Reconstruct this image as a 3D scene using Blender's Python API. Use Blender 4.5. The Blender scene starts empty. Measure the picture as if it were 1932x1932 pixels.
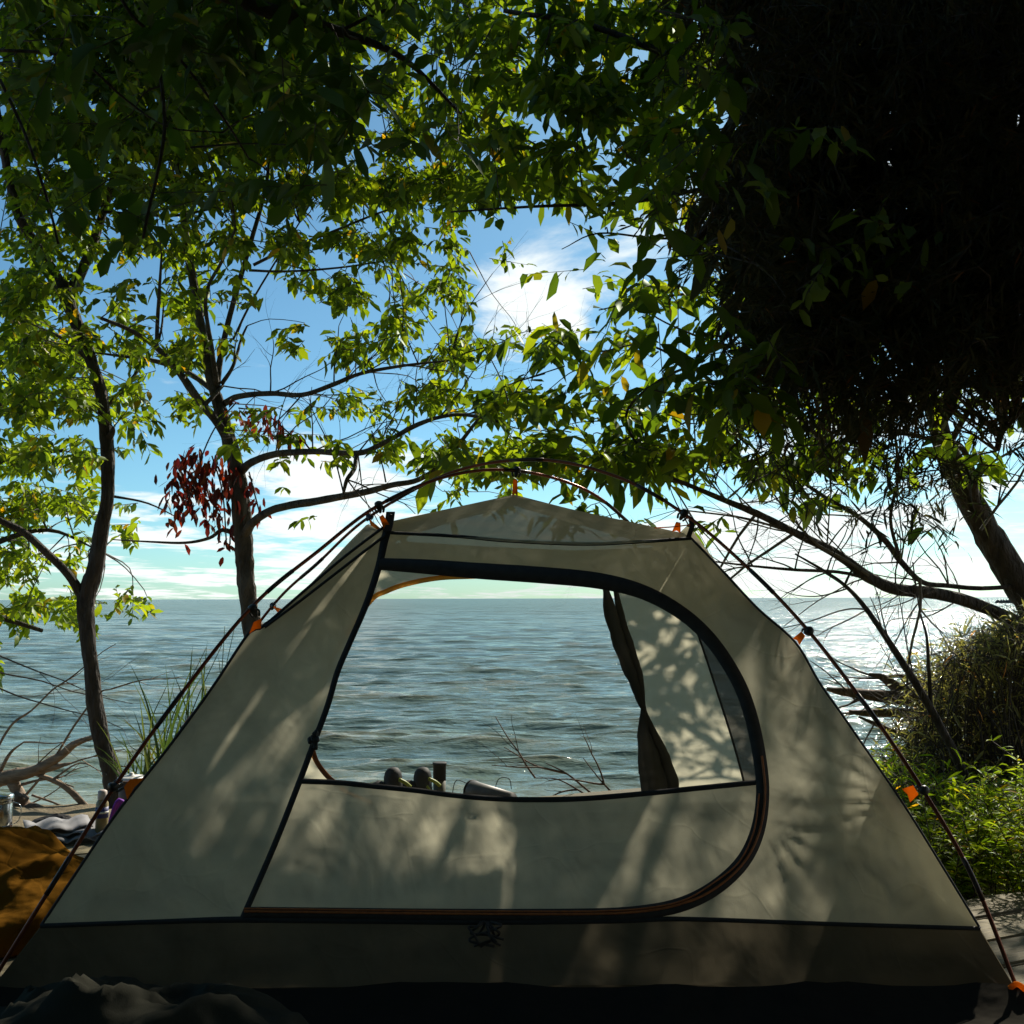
import bpy, bmesh, math, random
import numpy as np
from mathutils import Vector, Matrix, noise
from mathutils.geometry import delaunay_2d_cdt

random.seed(7); rng = np.random.default_rng(11)
R = math.radians
S = bpy.context.scene
COL = S.collection

# ------------------------------------------------------------------ camera
FOV = R(52.0); HALF = 966.0; F = HALF / math.tan(FOV / 2)
EYE = Vector((0, 0, 0.86)); PITCH = math.atan(163 / F); ROLL = R(-0.15)
cam = bpy.data.cameras.new('camera'); camo = bpy.data.objects.new('camera', cam); COL.objects.link(camo)
cam.sensor_fit = 'HORIZONTAL'; cam.angle = FOV; cam.clip_start = 0.05; cam.clip_end = 20000
CM = Matrix.Translation(EYE) @ Matrix.Rotation(R(90) + PITCH, 4, 'X') @ Matrix.Rotation(ROLL, 4, 'Z')
camo.matrix_world = CM
S.camera = camo
CR = CM.to_3x3()
# ------------------------------------------------------------------ sun, sky, exposure
SUN_EL, SUN_AZ = R(37), R(29)            # azimuth clockwise from +Y (into the picture)
sd = Vector((math.sin(SUN_AZ) * math.cos(SUN_EL), math.cos(SUN_AZ) * math.cos(SUN_EL), math.sin(SUN_EL)))
sl = bpy.data.lights.new('sun', 'SUN'); sl.energy = 4.6; sl.angle = R(0.9); sl.color = (1, 0.92, 0.78)
so = bpy.data.objects.new('sun', sl); COL.objects.link(so)
so.rotation_euler = (-sd).to_track_quat('-Z', 'Y').to_euler(); so.location = (4, 8, 9)
W = bpy.data.worlds.new('World'); S.world = W; W.use_nodes = True
nt = W.node_tree; nt.nodes.clear()
def wn(t, **k):
    n = nt.nodes.new(t)
    for a, b in k.items(): setattr(n, a, b)
    return n
def wmath(op, a, b=None, c=None, clamp=False):
    n = wn('ShaderNodeMath', operation=op, use_clamp=clamp)
    for i, v in enumerate((a, b, c)):
        if v is None: continue
        if isinstance(v, (int, float)): n.inputs[i].default_value = v
        else: nt.links.new(v, n.inputs[i])
    return n.outputs[0]
sky = wn('ShaderNodeTexSky', sky_type='NISHITA', sun_disc=False, sun_elevation=SUN_EL, sun_rotation=SUN_AZ)
sky.air_density = 0.75; sky.dust_density = 0.5; sky.ozone_density = 2.5; sky.altitude = 0
tc = wn('ShaderNodeTexCoord'); sep = wn('ShaderNodeSeparateXYZ'); nt.links.new(tc.outputs['Generated'], sep.inputs[0])
zz = wmath('MAXIMUM', sep.outputs[2], 0.0)
den = wmath('ADD', zz, 0.055)
cx = wmath('DIVIDE', sep.outputs[0], den); cy = wmath('DIVIDE', sep.outputs[1], den)
cmb = wn('ShaderNodeCombineXYZ'); nt.links.new(cx, cmb.inputs[0]); nt.links.new(cy, cmb.inputs[1])
def wnoise(scale, detail, rough, off, sx=1.0, sy=1.0):
    mp = wn('ShaderNodeMapping'); nt.links.new(cmb.outputs[0], mp.inputs[0])
    mp.inputs['Location'].default_value = off; mp.inputs['Scale'].default_value = (sx, sy, 1)
    n = wn('ShaderNodeTexNoise'); n.inputs['Scale'].default_value = scale; n.inputs['Detail'].default_value = detail
    n.inputs['Roughness'].default_value = rough; n.inputs['Distortion'].default_value = 0.4
    nt.links.new(mp.outputs[0], n.inputs['Vector']); return n.outputs['Fac']
n1 = wnoise(0.62, 8, 0.62, (3.1, 0.6, 0), 1.0, 0.8)
n2 = wnoise(2.6, 6, 0.6, (1.3, 4.2, 0), 1.0, 0.8)
# a bank of cloud in one part of the sky
CLOUD_DIRS = []
def cloud_at(px, py, rad, amp):
    d = CR @ Vector(((px - HALF) / F, (HALF - py) / F, -1)); d.normalize()
    vm = wn('ShaderNodeVectorMath', operation='DISTANCE'); nt.links.new(tc.outputs['Generated'], vm.inputs[0]); vm.inputs[1].default_value = d
    q = wmath('DIVIDE', vm.outputs['Value'], rad); q = wmath('MULTIPLY', q, q); q = wmath('MULTIPLY', q, -1.0)
    return wmath('MULTIPLY', wmath('EXPONENT', q), amp)
dens = wmath('ADD', wmath('MULTIPLY', n1, 0.66), wmath('MULTIPLY', n2, 0.34))
low = wmath('MULTIPLY', wmath('SUBTRACT', 1.0, wmath('MULTIPLY', zz, 5.5), clamp=True), 0.07)
right = wmath('MULTIPLY', wmath('MAXIMUM', sep.outputs[0], 0.0), 0.12)
dens = wmath('ADD', wmath('ADD', dens, low), right)
for a in ((1040, 560, 0.07, 0.12), (960, 590, 0.05, 0.10), (1090, 620, 0.04, 0.05), (1210, 462, 0.04, 0.10), (1240, 560, 0.06, -0.10), (1280, 700, .09, -.10), (620, 960, 0.07, 0.13), (1380, 960, 0.12, 0.12), (300, 1000, 0.09, 0.08), (1150, 760, .08, -.08), (600, 120, 0.2, -0.1)):
    dens = wmath('ADD', dens, cloud_at(*a))
mr = wn('ShaderNodeMapRange'); mr.inputs['From Min'].default_value = 0.56; mr.inputs['From Max'].default_value = 0.67
mr.interpolation_type = 'SMOOTHSTEP'; nt.links.new(dens, mr.inputs['Value'])
cf = wmath('MULTIPLY', mr.outputs[0], 0.92)
mixc = wn('ShaderNodeMix', data_type='RGBA'); nt.links.new(cf, mixc.inputs['Factor'])
tint = wn('ShaderNodeMix', data_type='RGBA', blend_type='MULTIPLY'); tint.inputs['Factor'].default_value = 1.0
nt.links.new(sky.outputs[0], tint.inputs[6]); tint.inputs[7].default_value = (0.70, 1.07, 1.06, 1)
nt.links.new(tint.outputs[2], mixc.inputs[6]); mixc.inputs[7].default_value = (9.6, 10.0, 9.7, 1)
bg = wn('ShaderNodeBackground'); bg.inputs['Strength'].default_value = 0.075
nt.links.new(mixc.outputs[2], bg.inputs['Color'])
wo = wn('ShaderNodeOutputWorld'); nt.links.new(bg.outputs[0], wo.inputs[0])
S.view_settings.view_transform = 'Standard'; S.view_settings.look = 'None'
S.view_settings.exposure = 0.58; S.view_settings.gamma = 1.0
S.render.engine = 'CYCLES'; S.cycles.use_denoising = True
S.cycles.max_bounces = 8; S.cycles.diffuse_bounces = 4; S.cycles.glossy_bounces = 3; S.cycles.transmission_bounces = 5
S.cycles.transparent_max_bounces = 16; S.cycles.sample_clamp_indirect = 6; S.cycles.caustics_reflective = False; S.cycles.caustics_refractive = False

# ------------------------------------------------------------------ placing
def ray(px, py):
    return CR @ Vector(((px - HALF) / F, (HALF - py) / F, -1))
def P(px, py, Y):
    d = ray(px, py); return EYE + d * (Y / d.y)
def pix(v):
    l = CM.inverted() @ Vector(v); return (HALF + F * l.x / -l.z, HALF - F * l.y / -l.z)
def on_z(px, py, z):
    d = ray(px, py); return EYE + d * ((z - EYE.z) / d.z)

# ------------------------------------------------------------------ object helpers
def link(name, me, parent=None, mat=None):
    o = bpy.data.objects.new(name, me); COL.objects.link(o)
    if mat: me.materials.append(mat)
    if parent: o.parent = parent
    return o
def tag(o, label=None, cat=None, group=None, kind=None):
    if label: o['label'] = label
    if cat: o['category'] = cat
    if group: o['group'] = group
    if kind: o['kind'] = kind
    return o
def thing(name, label, cat, loc=(0, 0, 0), group=None):
    o = bpy.data.objects.new(name, None); COL.objects.link(o); o.location = loc; o.empty_display_size = .1
    return tag(o, label, cat, group)
def settle(t):            # children were modelled in world space: keep them there
    for c in t.children: c.matrix_parent_inverse = Matrix.Translation(-Vector(t.location))
class MB:
    """collects verts/faces in numpy blocks"""
    def __init__(s): s.v = []; s.f = []; s.n = 0
    def add(s, v, f):
        v = np.asarray(v, float).reshape(-1, 3)
        s.v.append(v)
        for a in f: s.f.append(tuple(i + s.n for i in a))
        s.n += len(v)
    def build(s, name, mat, parent=None, smooth=True):
        me = bpy.data.meshes.new(name)
        me.from_pydata(np.concatenate(s.v).tolist() if s.v else [], [], s.f)
        if smooth: me.polygons.foreach_set('use_smooth', [True] * len(me.polygons))
        me.update(); return link(name, me, parent, mat)
def fast_mesh(name, V, Fq, mat, parent=None, smooth=True):
    """V (n,3); Fq list of (k, m) index arrays"""
    me = bpy.data.meshes.new(name); me.vertices.add(len(V)); me.vertices.foreach_set('co', V.astype(np.float32).ravel())
    loops = np.concatenate([a.ravel() for a in Fq]); sizes = np.concatenate([np.full(len(a), a.shape[1]) for a in Fq])
    starts = np.concatenate([[0], np.cumsum(sizes)[:-1]])
    me.loops.add(len(loops)); me.loops.foreach_set('vertex_index', loops.astype(np.int32))
    me.polygons.add(len(sizes)); me.polygons.foreach_set('loop_start', starts.astype(np.int32)); me.polygons.foreach_set('loop_total', sizes.astype(np.int32))
    me.polygons.foreach_set('use_smooth', np.full(len(sizes), smooth))
    me.update(); me.validate(); return link(name, me, parent, mat)
def catmull(pts, sub):
    pts = [np.array(p, float) for p in pts]
    if len(pts) < 3 or sub <= 1: return pts
    q = [2 * pts[0] - pts[1]] + pts + [2 * pts[-1] - pts[-2]]; out = []
    for i in range(1, len(q) - 2):
        for k in range(sub):
            t = k / sub
            out.append(0.5 * ((2 * q[i]) + (-q[i-1] + q[i+1]) * t + (2*q[i-1] - 5*q[i] + 4*q[i+1] - q[i+2]) * t*t + (-q[i-1] + 3*q[i] - 3*q[i+1] + q[i+2]) * t**3))
    out.append(pts[-1]); return out
def tube(mb, pts, rad, sides=8, sub=4, jit=0.0, cap=True):
    """pts list of 3-vectors, rad scalar or list"""
    if np.isscalar(rad): rad = [rad] * len(pts)
    aug = [np.append(np.array(p, float), r) for p, r in zip(pts, rad)]
    aug = catmull(aug, sub)
    C = np.array([a[:3] for a in aug]); r = np.array([a[3] for a in aug])
    T = np.gradient(C, axis=0); T /= np.linalg.norm(T, axis=1)[:, None] + 1e-9
    up = np.array([0, 0, 1.0]) if abs(T[0][2]) < .9 else np.array([1.0, 0, 0])
    n = np.cross(T[0], up); n /= np.linalg.norm(n); V = []
    for i in range(len(C)):
        n = n - T[i] * n.dot(T[i]); n /= np.linalg.norm(n) + 1e-9; b = np.cross(T[i], n)
        for k in range(sides):
            a = 2 * math.pi * k / sides
            rr = max(r[i], 1e-4) * (1 + (jit * (noise.noise(Vector(C[i]) * 9 + Vector((k * 1.7, 0, 0))) + .6 * noise.noise(Vector(C[i]) * 31 + Vector((k * 2.7, 5, 0)))) if jit else 0))
            V.append(C[i] + rr * (math.cos(a) * n + math.sin(a) * b))
    f = []
    for i in range(len(C) - 1):
        for k in range(sides):
            k2 = (k + 1) % sides
            f.append((i*sides+k, i*sides+k2, (i+1)*sides+k2, (i+1)*sides+k))
    if cap: f.append(tuple(range(sides - 1, -1, -1))); f.append(tuple((len(C)-1)*sides + k for k in range(sides)))
    mb.add(V, f)
def lathe(mb, base, prof, sides=24, axis=Vector((0, 0, 1))):
    q = Vector((0, 0, 1)).rotation_difference(Vector(axis)).to_matrix(); V = []; f = []
    for r, z in prof:
        for k in range(sides):
            a = 2 * math.pi * k / sides
            V.append(Vector(base) + q @ Vector((r * math.cos(a), r * math.sin(a), z)))
    for i in range(len(prof) - 1):
        for k in range(sides):
            k2 = (k + 1) % sides; f.append((i*sides+k, i*sides+k2, (i+1)*sides+k2, (i+1)*sides+k))
    f.append(tuple(range(sides - 1, -1, -1))); f.append(tuple((len(prof)-1)*sides + k for k in range(sides)))
    mb.add([tuple(v) for v in V], f)
def box(mb, c, s, rot=None, bev=0.0):
    bm = bmesh.new(); bmesh.ops.create_cube(bm, size=1)
    for v in bm.verts: v.co = Vector((v.co.x * s[0], v.co.y * s[1], v.co.z * s[2]))
    if bev: bmesh.ops.bevel(bm, geom=bm.edges[:], offset=bev, segments=2, affect='EDGES')
    M = (rot if rot is not None else Matrix.Identity(3))
    bm.verts.index_update()
    mb.add([tuple(Vector(c) + M @ v.co) for v in bm.verts], [tuple(v.index for v in f.verts) for f in bm.faces]); bm.free()

# ------------------------------------------------------------------ materials
def new_mat(name):
    m = bpy.data.materials.new(name); m.use_nodes = True; m.node_tree.nodes.clear(); return m
class N:
    def __init__(s, m): s.t = m.node_tree
    def n(s, t, **k):
        x = s.t.nodes.new(t)
        for a, b in k.items(): setattr(x, a, b)
        return x
    def l(s, a, b): s.t.links.new(a, b)
    def noise(s, scale, detail=4, rough=.55, sc=(1, 1, 1), coord='Object', dist=0):
        tc = s.n('ShaderNodeTexCoord'); mp = s.n('ShaderNodeMapping'); mp.inputs['Scale'].default_value = sc
        s.l(tc.outputs[coord], mp.inputs[0]); x = s.n('ShaderNodeTexNoise'); x.inputs['Scale'].default_value = scale
        x.inputs['Detail'].default_value = detail; x.inputs['Roughness'].default_value = rough; x.inputs['Distortion'].default_value = dist
        s.l(mp.outputs[0], x.inputs['Vector']); return x.outputs['Fac']
    def ramp(s, fac, stops):
        x = s.n('ShaderNodeValToRGB'); s.l(fac, x.inputs[0]); e = x.color_ramp.elements
        while len(e) < len(stops): e.new(0.5)
        for i, (p, c) in enumerate(stops): e[i].position = p; e[i].color = (*c, 1)
        return x.outputs[0]
    def bump(s, h, strength, dist=.01, normal=None):
        b = s.n('ShaderNodeBump'); b.inputs['Strength'].default_value = strength; b.inputs['Distance'].default_value = dist
        s.l(h, b.inputs['Height'])
        if normal: s.l(normal, b.inputs['Normal'])
        return b.outputs[0]
    def out(s, sh): o = s.n('ShaderNodeOutputMaterial'); s.l(sh, o.inputs[0])
def simple(name, col, rough=.6, var=.25, scale=20, bump=.15, metal=0, sc=(1, 1, 1), bd=.005):
    m = new_mat(name); g = N(m); f = g.noise(scale, sc=sc)
    c = g.ramp(f, [(.3, tuple(x * (1 - var) for x in col)), (.7, tuple(min(1, x * (1 + var)) for x in col))])
    p = g.n('ShaderNodeBsdfPrincipled'); g.l(c, p.inputs['Base Color']); p.inputs['Roughness'].default_value = rough; p.inputs['Metallic'].default_value = metal
    if bump: g.l(g.bump(f, bump, bd), p.inputs['Normal'])
    g.out(p.outputs[0]); return m
def cloth(name, col, trans=.5, clear=.05, var=.08, bump=.25, tcol=None, scale=9, weave=True):
    m = new_mat(name); g = N(m)
    f = g.noise(scale, 5, .6); c = g.ramp(f, [(.3, tuple(x * (1 - var) for x in col)), (.7, tuple(x * (1 + var) for x in col))])
    cr0 = g.noise(3.2, 4, .55, sc=(1.2, 1.2, .8), dist=.25)           # soft crumple
    tcv = g.n('ShaderNodeTexCoord'); nv = g.n('ShaderNodeTexNoise'); nv.inputs['Scale'].default_value = 2.5; g.l(tcv.outputs['Object'], nv.inputs['Vector'])
    vm = g.n('ShaderNodeVectorMath', operation='MULTIPLY_ADD'); g.l(nv.outputs['Color'], vm.inputs[0]); vm.inputs[1].default_value = (.5, .5, .5); g.l(tcv.outputs['Object'], vm.inputs[2])
    vo = g.n('ShaderNodeTexVoronoi', feature='DISTANCE_TO_EDGE'); vo.inputs['Scale'].default_value = 5.0; g.l(vm.outputs[0], vo.inputs['Vector'])
    vr = g.n('ShaderNodeMapRange'); g.l(vo.outputs['Distance'], vr.inputs[0]); vr.inputs['From Max'].default_value = .035; vr.interpolation_type = 'SMOOTHSTEP'   # fold lines
    ad = g.n('ShaderNodeMath', operation='MULTIPLY_ADD'); g.l(vr.outputs[0], ad.inputs[0]); ad.inputs[1].default_value = .014; g.l(cr0, ad.inputs[2]); cr = ad.outputs[0]
    w = g.noise(420, 2, .5, sc=(1, 1, .35))
    bn = g.bump(cr, min(1, bump * 2.2), .035); bn = g.bump(w, .25, .001, bn)
    d = g.n('ShaderNodeBsdfDiffuse'); t = g.n('ShaderNodeBsdfTranslucent'); tr = g.n('ShaderNodeBsdfTransparent')
    g.l(c, d.inputs[0]); g.l(bn, d.inputs['Normal']); g.l(bn, t.inputs['Normal'])
    if tcol: t.inputs[0].default_value = (*tcol, 1)
    else: g.l(c, t.inputs[0])
    a = g.n('ShaderNodeMixShader'); a.inputs[0].default_value = trans; g.l(d.outputs[0], a.inputs[1]); g.l(t.outputs[0], a.inputs[2])
    b = g.n('ShaderNodeMixShader'); b.inputs[0].default_value = clear; g.l(a.outputs[0], b.inputs[1]); g.l(tr.outputs[0], b.inputs[2])
    g.out(b.outputs[0]); return m
def leafmat(name, c1, c2, c3, trans=.5, tmul=(1.5, 1.7, .5), gloss=.03):
    m = new_mat(name); g = N(m); ge = g.n('ShaderNodeNewGeometry')
    c = g.ramp(ge.outputs['Random Per Island'], [(0, c1), (.55, c2), (.96, c3), (.994, tuple(x for x in (c3[0] * 1.8, c3[1] * .8, c3[2] * .6)))])
    mul = g.n('ShaderNodeMix', data_type='RGBA', blend_type='MULTIPLY'); mul.inputs['Factor'].default_value = 1
    g.l(c, mul.inputs[6]); mul.inputs[7].default_value = (*tmul, 1)
    d = g.n('ShaderNodeBsdfDiffuse'); t = g.n('ShaderNodeBsdfTranslucent'); gl = g.n('ShaderNodeBsdfGlossy'); gl.inputs['Roughness'].default_value = .42
    gl.inputs[0].default_value = (.8, .9, .8, 1)
    g.l(c, d.inputs[0]); g.l(mul.outputs[2], t.inputs[0])
    a = g.n('ShaderNodeMixShader'); a.inputs[0].default_value = trans; g.l(d.outputs[0], a.inputs[1]); g.l(t.outputs[0], a.inputs[2])
    b = g.n('ShaderNodeMixShader'); b.inputs[0].default_value = gloss; g.l(a.outputs[0], b.inputs[1]); g.l(gl.outputs[0], b.inputs[2])
    g.out(b.outputs[0]); return m
def meshmat(name, col, alpha):
    m = new_mat(name); g = N(m); d = g.n('ShaderNodeBsdfDiffuse'); d.inputs[0].default_value = (*col, 1)
    tl = g.n('ShaderNodeBsdfTranslucent'); tl.inputs[0].default_value = (*col, 1)
    tr = g.n('ShaderNodeBsdfTransparent'); a = g.n('ShaderNodeMixShader'); g.l(d.outputs[0], a.inputs[1]); g.l(tl.outputs[0], a.inputs[2])
    # a net seen at a slant shows more thread: 1 - (1 - alpha)^(1 / cos)
    ge = g.n('ShaderNodeNewGeometry'); vd = g.n('ShaderNodeVectorMath', operation='DOT_PRODUCT'); g.l(ge.outputs['Normal'], vd.inputs[0]); g.l(ge.outputs['Incoming'], vd.inputs[1])
    def mt(op, a_, b_=None):
        x = g.n('ShaderNodeMath', operation=op)
        for i_, v_ in enumerate((a_, b_)):
            if v_ is None: continue
            if isinstance(v_, (int, float)): x.inputs[i_].default_value = v_
            else: g.l(v_, x.inputs[i_])
        return x.outputs[0]
    c_ = mt('MAXIMUM', mt('ABSOLUTE', vd.outputs['Value']), .12)
    fa = mt('SUBTRACT', 1.0, mt('POWER', 1 - alpha, mt('DIVIDE', 1.0, c_)))
    b = g.n('ShaderNodeMixShader'); g.l(fa, b.inputs[0]); g.l(tr.outputs[0], b.inputs[1]); g.l(a.outputs[0], b.inputs[2])
    g.out(b.outputs[0]); return m
M = {}
M['fabric'] = cloth('tent_fabric', (.54, .51, .375), trans=.64, clear=.03)
M['tub'] = cloth('tent_floor_fabric', (.115, .098, .066), trans=.6, clear=.02, bump=.3)
M['tape'] = simple('seam_tape', (.018, .018, .016), .75, .2, 60)
M['zip'] = simple('zipper_band', (.035, .028, .022), .7, .3, 40, .3)
M['zipteeth'] = simple('zipper_orange', (.42, .12, .025), .5, .2, 80)
M['net'] = meshmat('insect_mesh', (.045, .047, .040), .19)
M['sidenet'] = meshmat('side_insect_mesh', (.055, .05, .04), .34)
M['netdark'] = meshmat('gathered_mesh', (.13, .12, .095), .93)
M['pole'] = simple('pole_metal', (.20, .055, .025), .32, .3, 8, .05, metal=.75)
M['polejoint'] = simple('pole_joint', (.05, .03, .025), .35, .2, 8, .05, metal=.6)
M['plastic'] = simple('black_plastic', (.02, .02, .018), .4, .2, 40, .05)
M['web'] = cloth('orange_webbing', (.62, .22, .03), trans=.55, clear=0, tcol=(.9, .36, .05))
M['bark'] = simple('grey_bark', (.046, .036, .027), .92, .55, 22, 1.0, sc=(1, 1, .3), bd=.05)
M['twigbark'] = simple('twig_bark', (.06, .05, .04), .85, .35, 30, .4)
M['barkpale'] = simple('pale_bark', (.080, .068, .052), .92, .5, 20, 1.0, sc=(1, 1, .4), bd=.05)
M['drift'] = simple('driftwood', (.26, .19, .13), .85, .4, 18, .8, sc=(1, 1, 3), bd=.015)
M['driftdark'] = simple('dark_driftwood', (.13, .085, .055), .85, .45, 18, .8, sc=(3, 1, 1), bd=.015)
M['leafB'] = leafmat('leaf_bright', (.072, .112, .012), (.155, .205, .017), (.23, .26, .022), .6, (1.95, 2.05, .45))
M['leafM'] = leafmat('leaf_mid', (.040, .070, .012), (.078, .125, .016), (.14, .18, .022), .5, (1.85, 1.95, .45))
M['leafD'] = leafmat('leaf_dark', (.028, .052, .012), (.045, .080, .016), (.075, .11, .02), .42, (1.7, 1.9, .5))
M['leafR'] = leafmat('leaf_red', (.045, .012, .010), (.10, .014, .012), (.15, .05, .015), .45, (1.9, 1.0, .8))
M['juniper'] = leafmat('juniper_spray', (.045, .048, .026), (.065, .064, .035), (.09, .085, .04), .2, (1, 1.2, .8), .015)
M['weed'] = leafmat('weed_leaf', (.16, .24, .02), (.30, .37, .03), (.46, .46, .05), .5, (1.4, 1.6, .5))
M['brush'] = leafmat('brush_leaf', (.20, .19, .08), (.29, .27, .11), (.38, .36, .14), .5, (1.4, 1.4, .7))
M['reed'] = leafmat('reed_blade', (.06, .10, .03), (.09, .13, .04), (.16, .17, .06), .4, (1.3, 1.4, .6))

# ------------------------------------------------------------------ ground, sea
def grid_mesh(name, X, Y, Z, mat, parent=None):
    r, c = X.shape; V = np.stack([X, Y, Z], -1).reshape(-1, 3)
    i = np.arange(r * c).reshape(r, c)
    return fast_mesh(name, V, [np.stack([i[:-1, :-1], i[:-1, 1:], i[1:, 1:], i[1:, :-1]], -1).reshape(-1, 4)], mat, parent)
SEA = -0.62
def ground_z(x, y):
    base = -.13 - max(0, y - 4.4) * .21
    side = .22 / (1 + math.exp(-(x - 2.2) * 3)) * (1 if y < 5 else math.exp(-(y - 5)))
    if x < -1.1 and y > 4.6: side += .17 * min(1, (-1.1 - x) * 2) * (1 if y < 8 else math.exp(-(y - 8) * 2)) * min(1, (y - 4.6))
    return max(base + side + .05 * noise.noise(Vector((x * 1.3, y * 1.3, 0))) + .02 * noise.noise(Vector((x * 6, y * 6, 2))), -3.2)
gx = np.concatenate([np.linspace(-40, -5, 20), np.linspace(-4.8, 5.2, 150), np.linspace(5.6, 40, 20)])
gy = np.concatenate([np.linspace(-20, -3, 12), np.linspace(-2.8, 10, 170), np.linspace(10.5, 30, 10)])
GX, GY = np.meshgrid(gx, gy); GZ = np.vectorize(ground_z)(GX, GY)
mg = new_mat('ground_soil'); g = N(mg)
f1 = g.noise(3.5, 8, .65); f2 = g.noise(60, 4, .6)
c = g.ramp(f1, [(.3, (.10, .075, .04)), (.5, (.20, .155, .085)), (.7, (.26, .21, .12))])
p = g.n('ShaderNodeBsdfPrincipled'); p.inputs['Roughness'].default_value = .9; g.l(c, p.inputs['Base Color']); g.l(g.bump(f2, .7, .02), p.inputs['Normal']); g.out(p.outputs[0])
tag(grid_mesh('ground', GX, GY, GZ, mg), kind='structure')
bed = np.meshgrid(np.linspace(-9000, 9000, 3), np.linspace(28, 15000, 3))
tag(grid_mesh('seabed', bed[0], bed[1], np.full((3, 3), -3.3), mg), kind='structure')

rows = np.concatenate([np.geomspace(4.0, 40, 600)[:-1], np.geomspace(40, 300, 380)[:-1], np.geomspace(300, 12000, 120)])
tt = np.linspace(-1.15, 1.15, 820)
SX = rows[:, None] * tt[None, :]; SY = np.repeat(rows[:, None], len(tt), 1)
SX = np.where(rows[:, None] < 14, SX * (14 / rows[:, None]) ** .35, SX)
dy = np.gradient(rows)[:, None]; dx = (rows * (tt[1] - tt[0]))[:, None]
sp = np.maximum(dy, dx * 1.5)
SZ = np.zeros_like(SX); r2 = np.random.default_rng(5)
for lam, amp, n in ((5.5, .018, 5), (3.0, .016, 7), (1.7, .015, 9), (.95, .014, 11), (.55, .011, 14), (.32, .0070, 14)):
    for k in range(n):
        a = r2.normal(R(8), R(28)); L = lam * r2.uniform(.75, 1.3); kk = 2 * math.pi / L
        ph = kk * (SX * math.sin(a) + SY * math.cos(a)) + r2.uniform(0, 6.28)
        env = .6 + .5 * np.sin(SX * kk * .13 * r2.uniform(-1, 1) + SY * kk * .11 * r2.uniform(-1, 1) + r2.uniform(0, 6.28))
        w = np.clip((L / sp - 2.2) / 2.5, 0, 1)
        s = np.sin(ph); SZ += amp / math.sqrt(n) * 1.5 * env * w * (s + .35 * (s * s - .5))
# low breaking swells near the beach
for yy, aa, ww in ((8.6, .03, .28), (11.6, .026, .35), (15.5, .024, .5)):
    line = yy + .35 * np.sin(SX * .55 + yy) + .15 * np.sin(SX * 1.7 + 2 * yy) + SX * .08
    env = np.clip(.55 + .7 * np.sin(SX * .8 + yy * 3), 0, 1)
    SZ += aa * env * np.exp(-((SY - line) / ww) ** 2)
SZ *= np.clip((SY - 5.5) / 4.0, .15, 1)
mw = new_mat('sea_water'); g = N(mw)
tcg = g.n('ShaderNodeNewGeometry')
b1 = g.noise(8, 4, .6, sc=(.6, 1.2, 1)); b2 = g.noise(1.6, 5, .62, sc=(.6, 1.3, 1)); b3 = g.noise(.22, 5, .65, sc=(.4, 1.3, 1))
nb = g.bump(b1, .8, .035); nb = g.bump(b2, .65, .15, nb); b4 = g.noise(.05, 5, .7, sc=(.3, 1.2, 1)); nb = g.bump(b3, .6, 1.0, nb); nb = g.bump(b4, .5, 3.0, nb)
sepz = g.n('ShaderNodeSeparateXYZ'); g.l(tcg.outputs['Position'], sepz.inputs[0])
mrz = g.n('ShaderNodeMapRange'); g.l(sepz.outputs[2], mrz.inputs[0]); mrz.inputs['From Min'].default_value = SEA - .06; mrz.inputs['From Max'].default_value = SEA + .09
cw = g.ramp(mrz.outputs[0], [(0, (.105, .170, .155)), (.55, (.14, .185, .135)), (1, (.25, .225, .13))])  # browner crests: backlight through murky water put into the colour
mry = g.n('ShaderNodeMapRange'); g.l(sepz.outputs[1], mry.inputs[0]); mry.inputs['From Min'].default_value = 6.3; mry.inputs['From Max'].default_value = 9.0
mxw = g.n('ShaderNodeMix', data_type='RGBA'); g.l(mry.outputs[0], mxw.inputs['Factor']); mxw.inputs[6].default_value = (.30, .26, .13, 1); g.l(cw, mxw.inputs[7])
p = g.n('ShaderNodeBsdfPrincipled'); g.l(mxw.outputs[2], p.inputs['Base Color']); p.inputs['IOR'].default_value = 1.33
mrs = g.n('ShaderNodeMapRange'); g.l(sepz.outputs[1], mrs.inputs[0]); mrs.inputs['From Min'].default_value = 12; mrs.inputs['From Max'].default_value = 160; mrs.inputs['To Min'].default_value = .27; mrs.inputs['To Max'].default_value = .05; g.l(mrs.outputs[0], p.inputs['Specular IOR Level'])
mrr = g.n('ShaderNodeMapRange'); g.l(sepz.outputs[1], mrr.inputs[0]); mrr.inputs['From Min'].default_value = 8; mrr.inputs['From Max'].default_value = 120; mrr.inputs['To Min'].default_value = .08; mrr.inputs['To Max'].default_value = .2; g.l(mrr.outputs[0], p.inputs['Roughness'])
g.l(nb, p.inputs['Normal']); g.out(p.outputs[0])
tag(grid_mesh('sea', SX, SY, SZ + SEA, mw), kind='structure')

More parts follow.
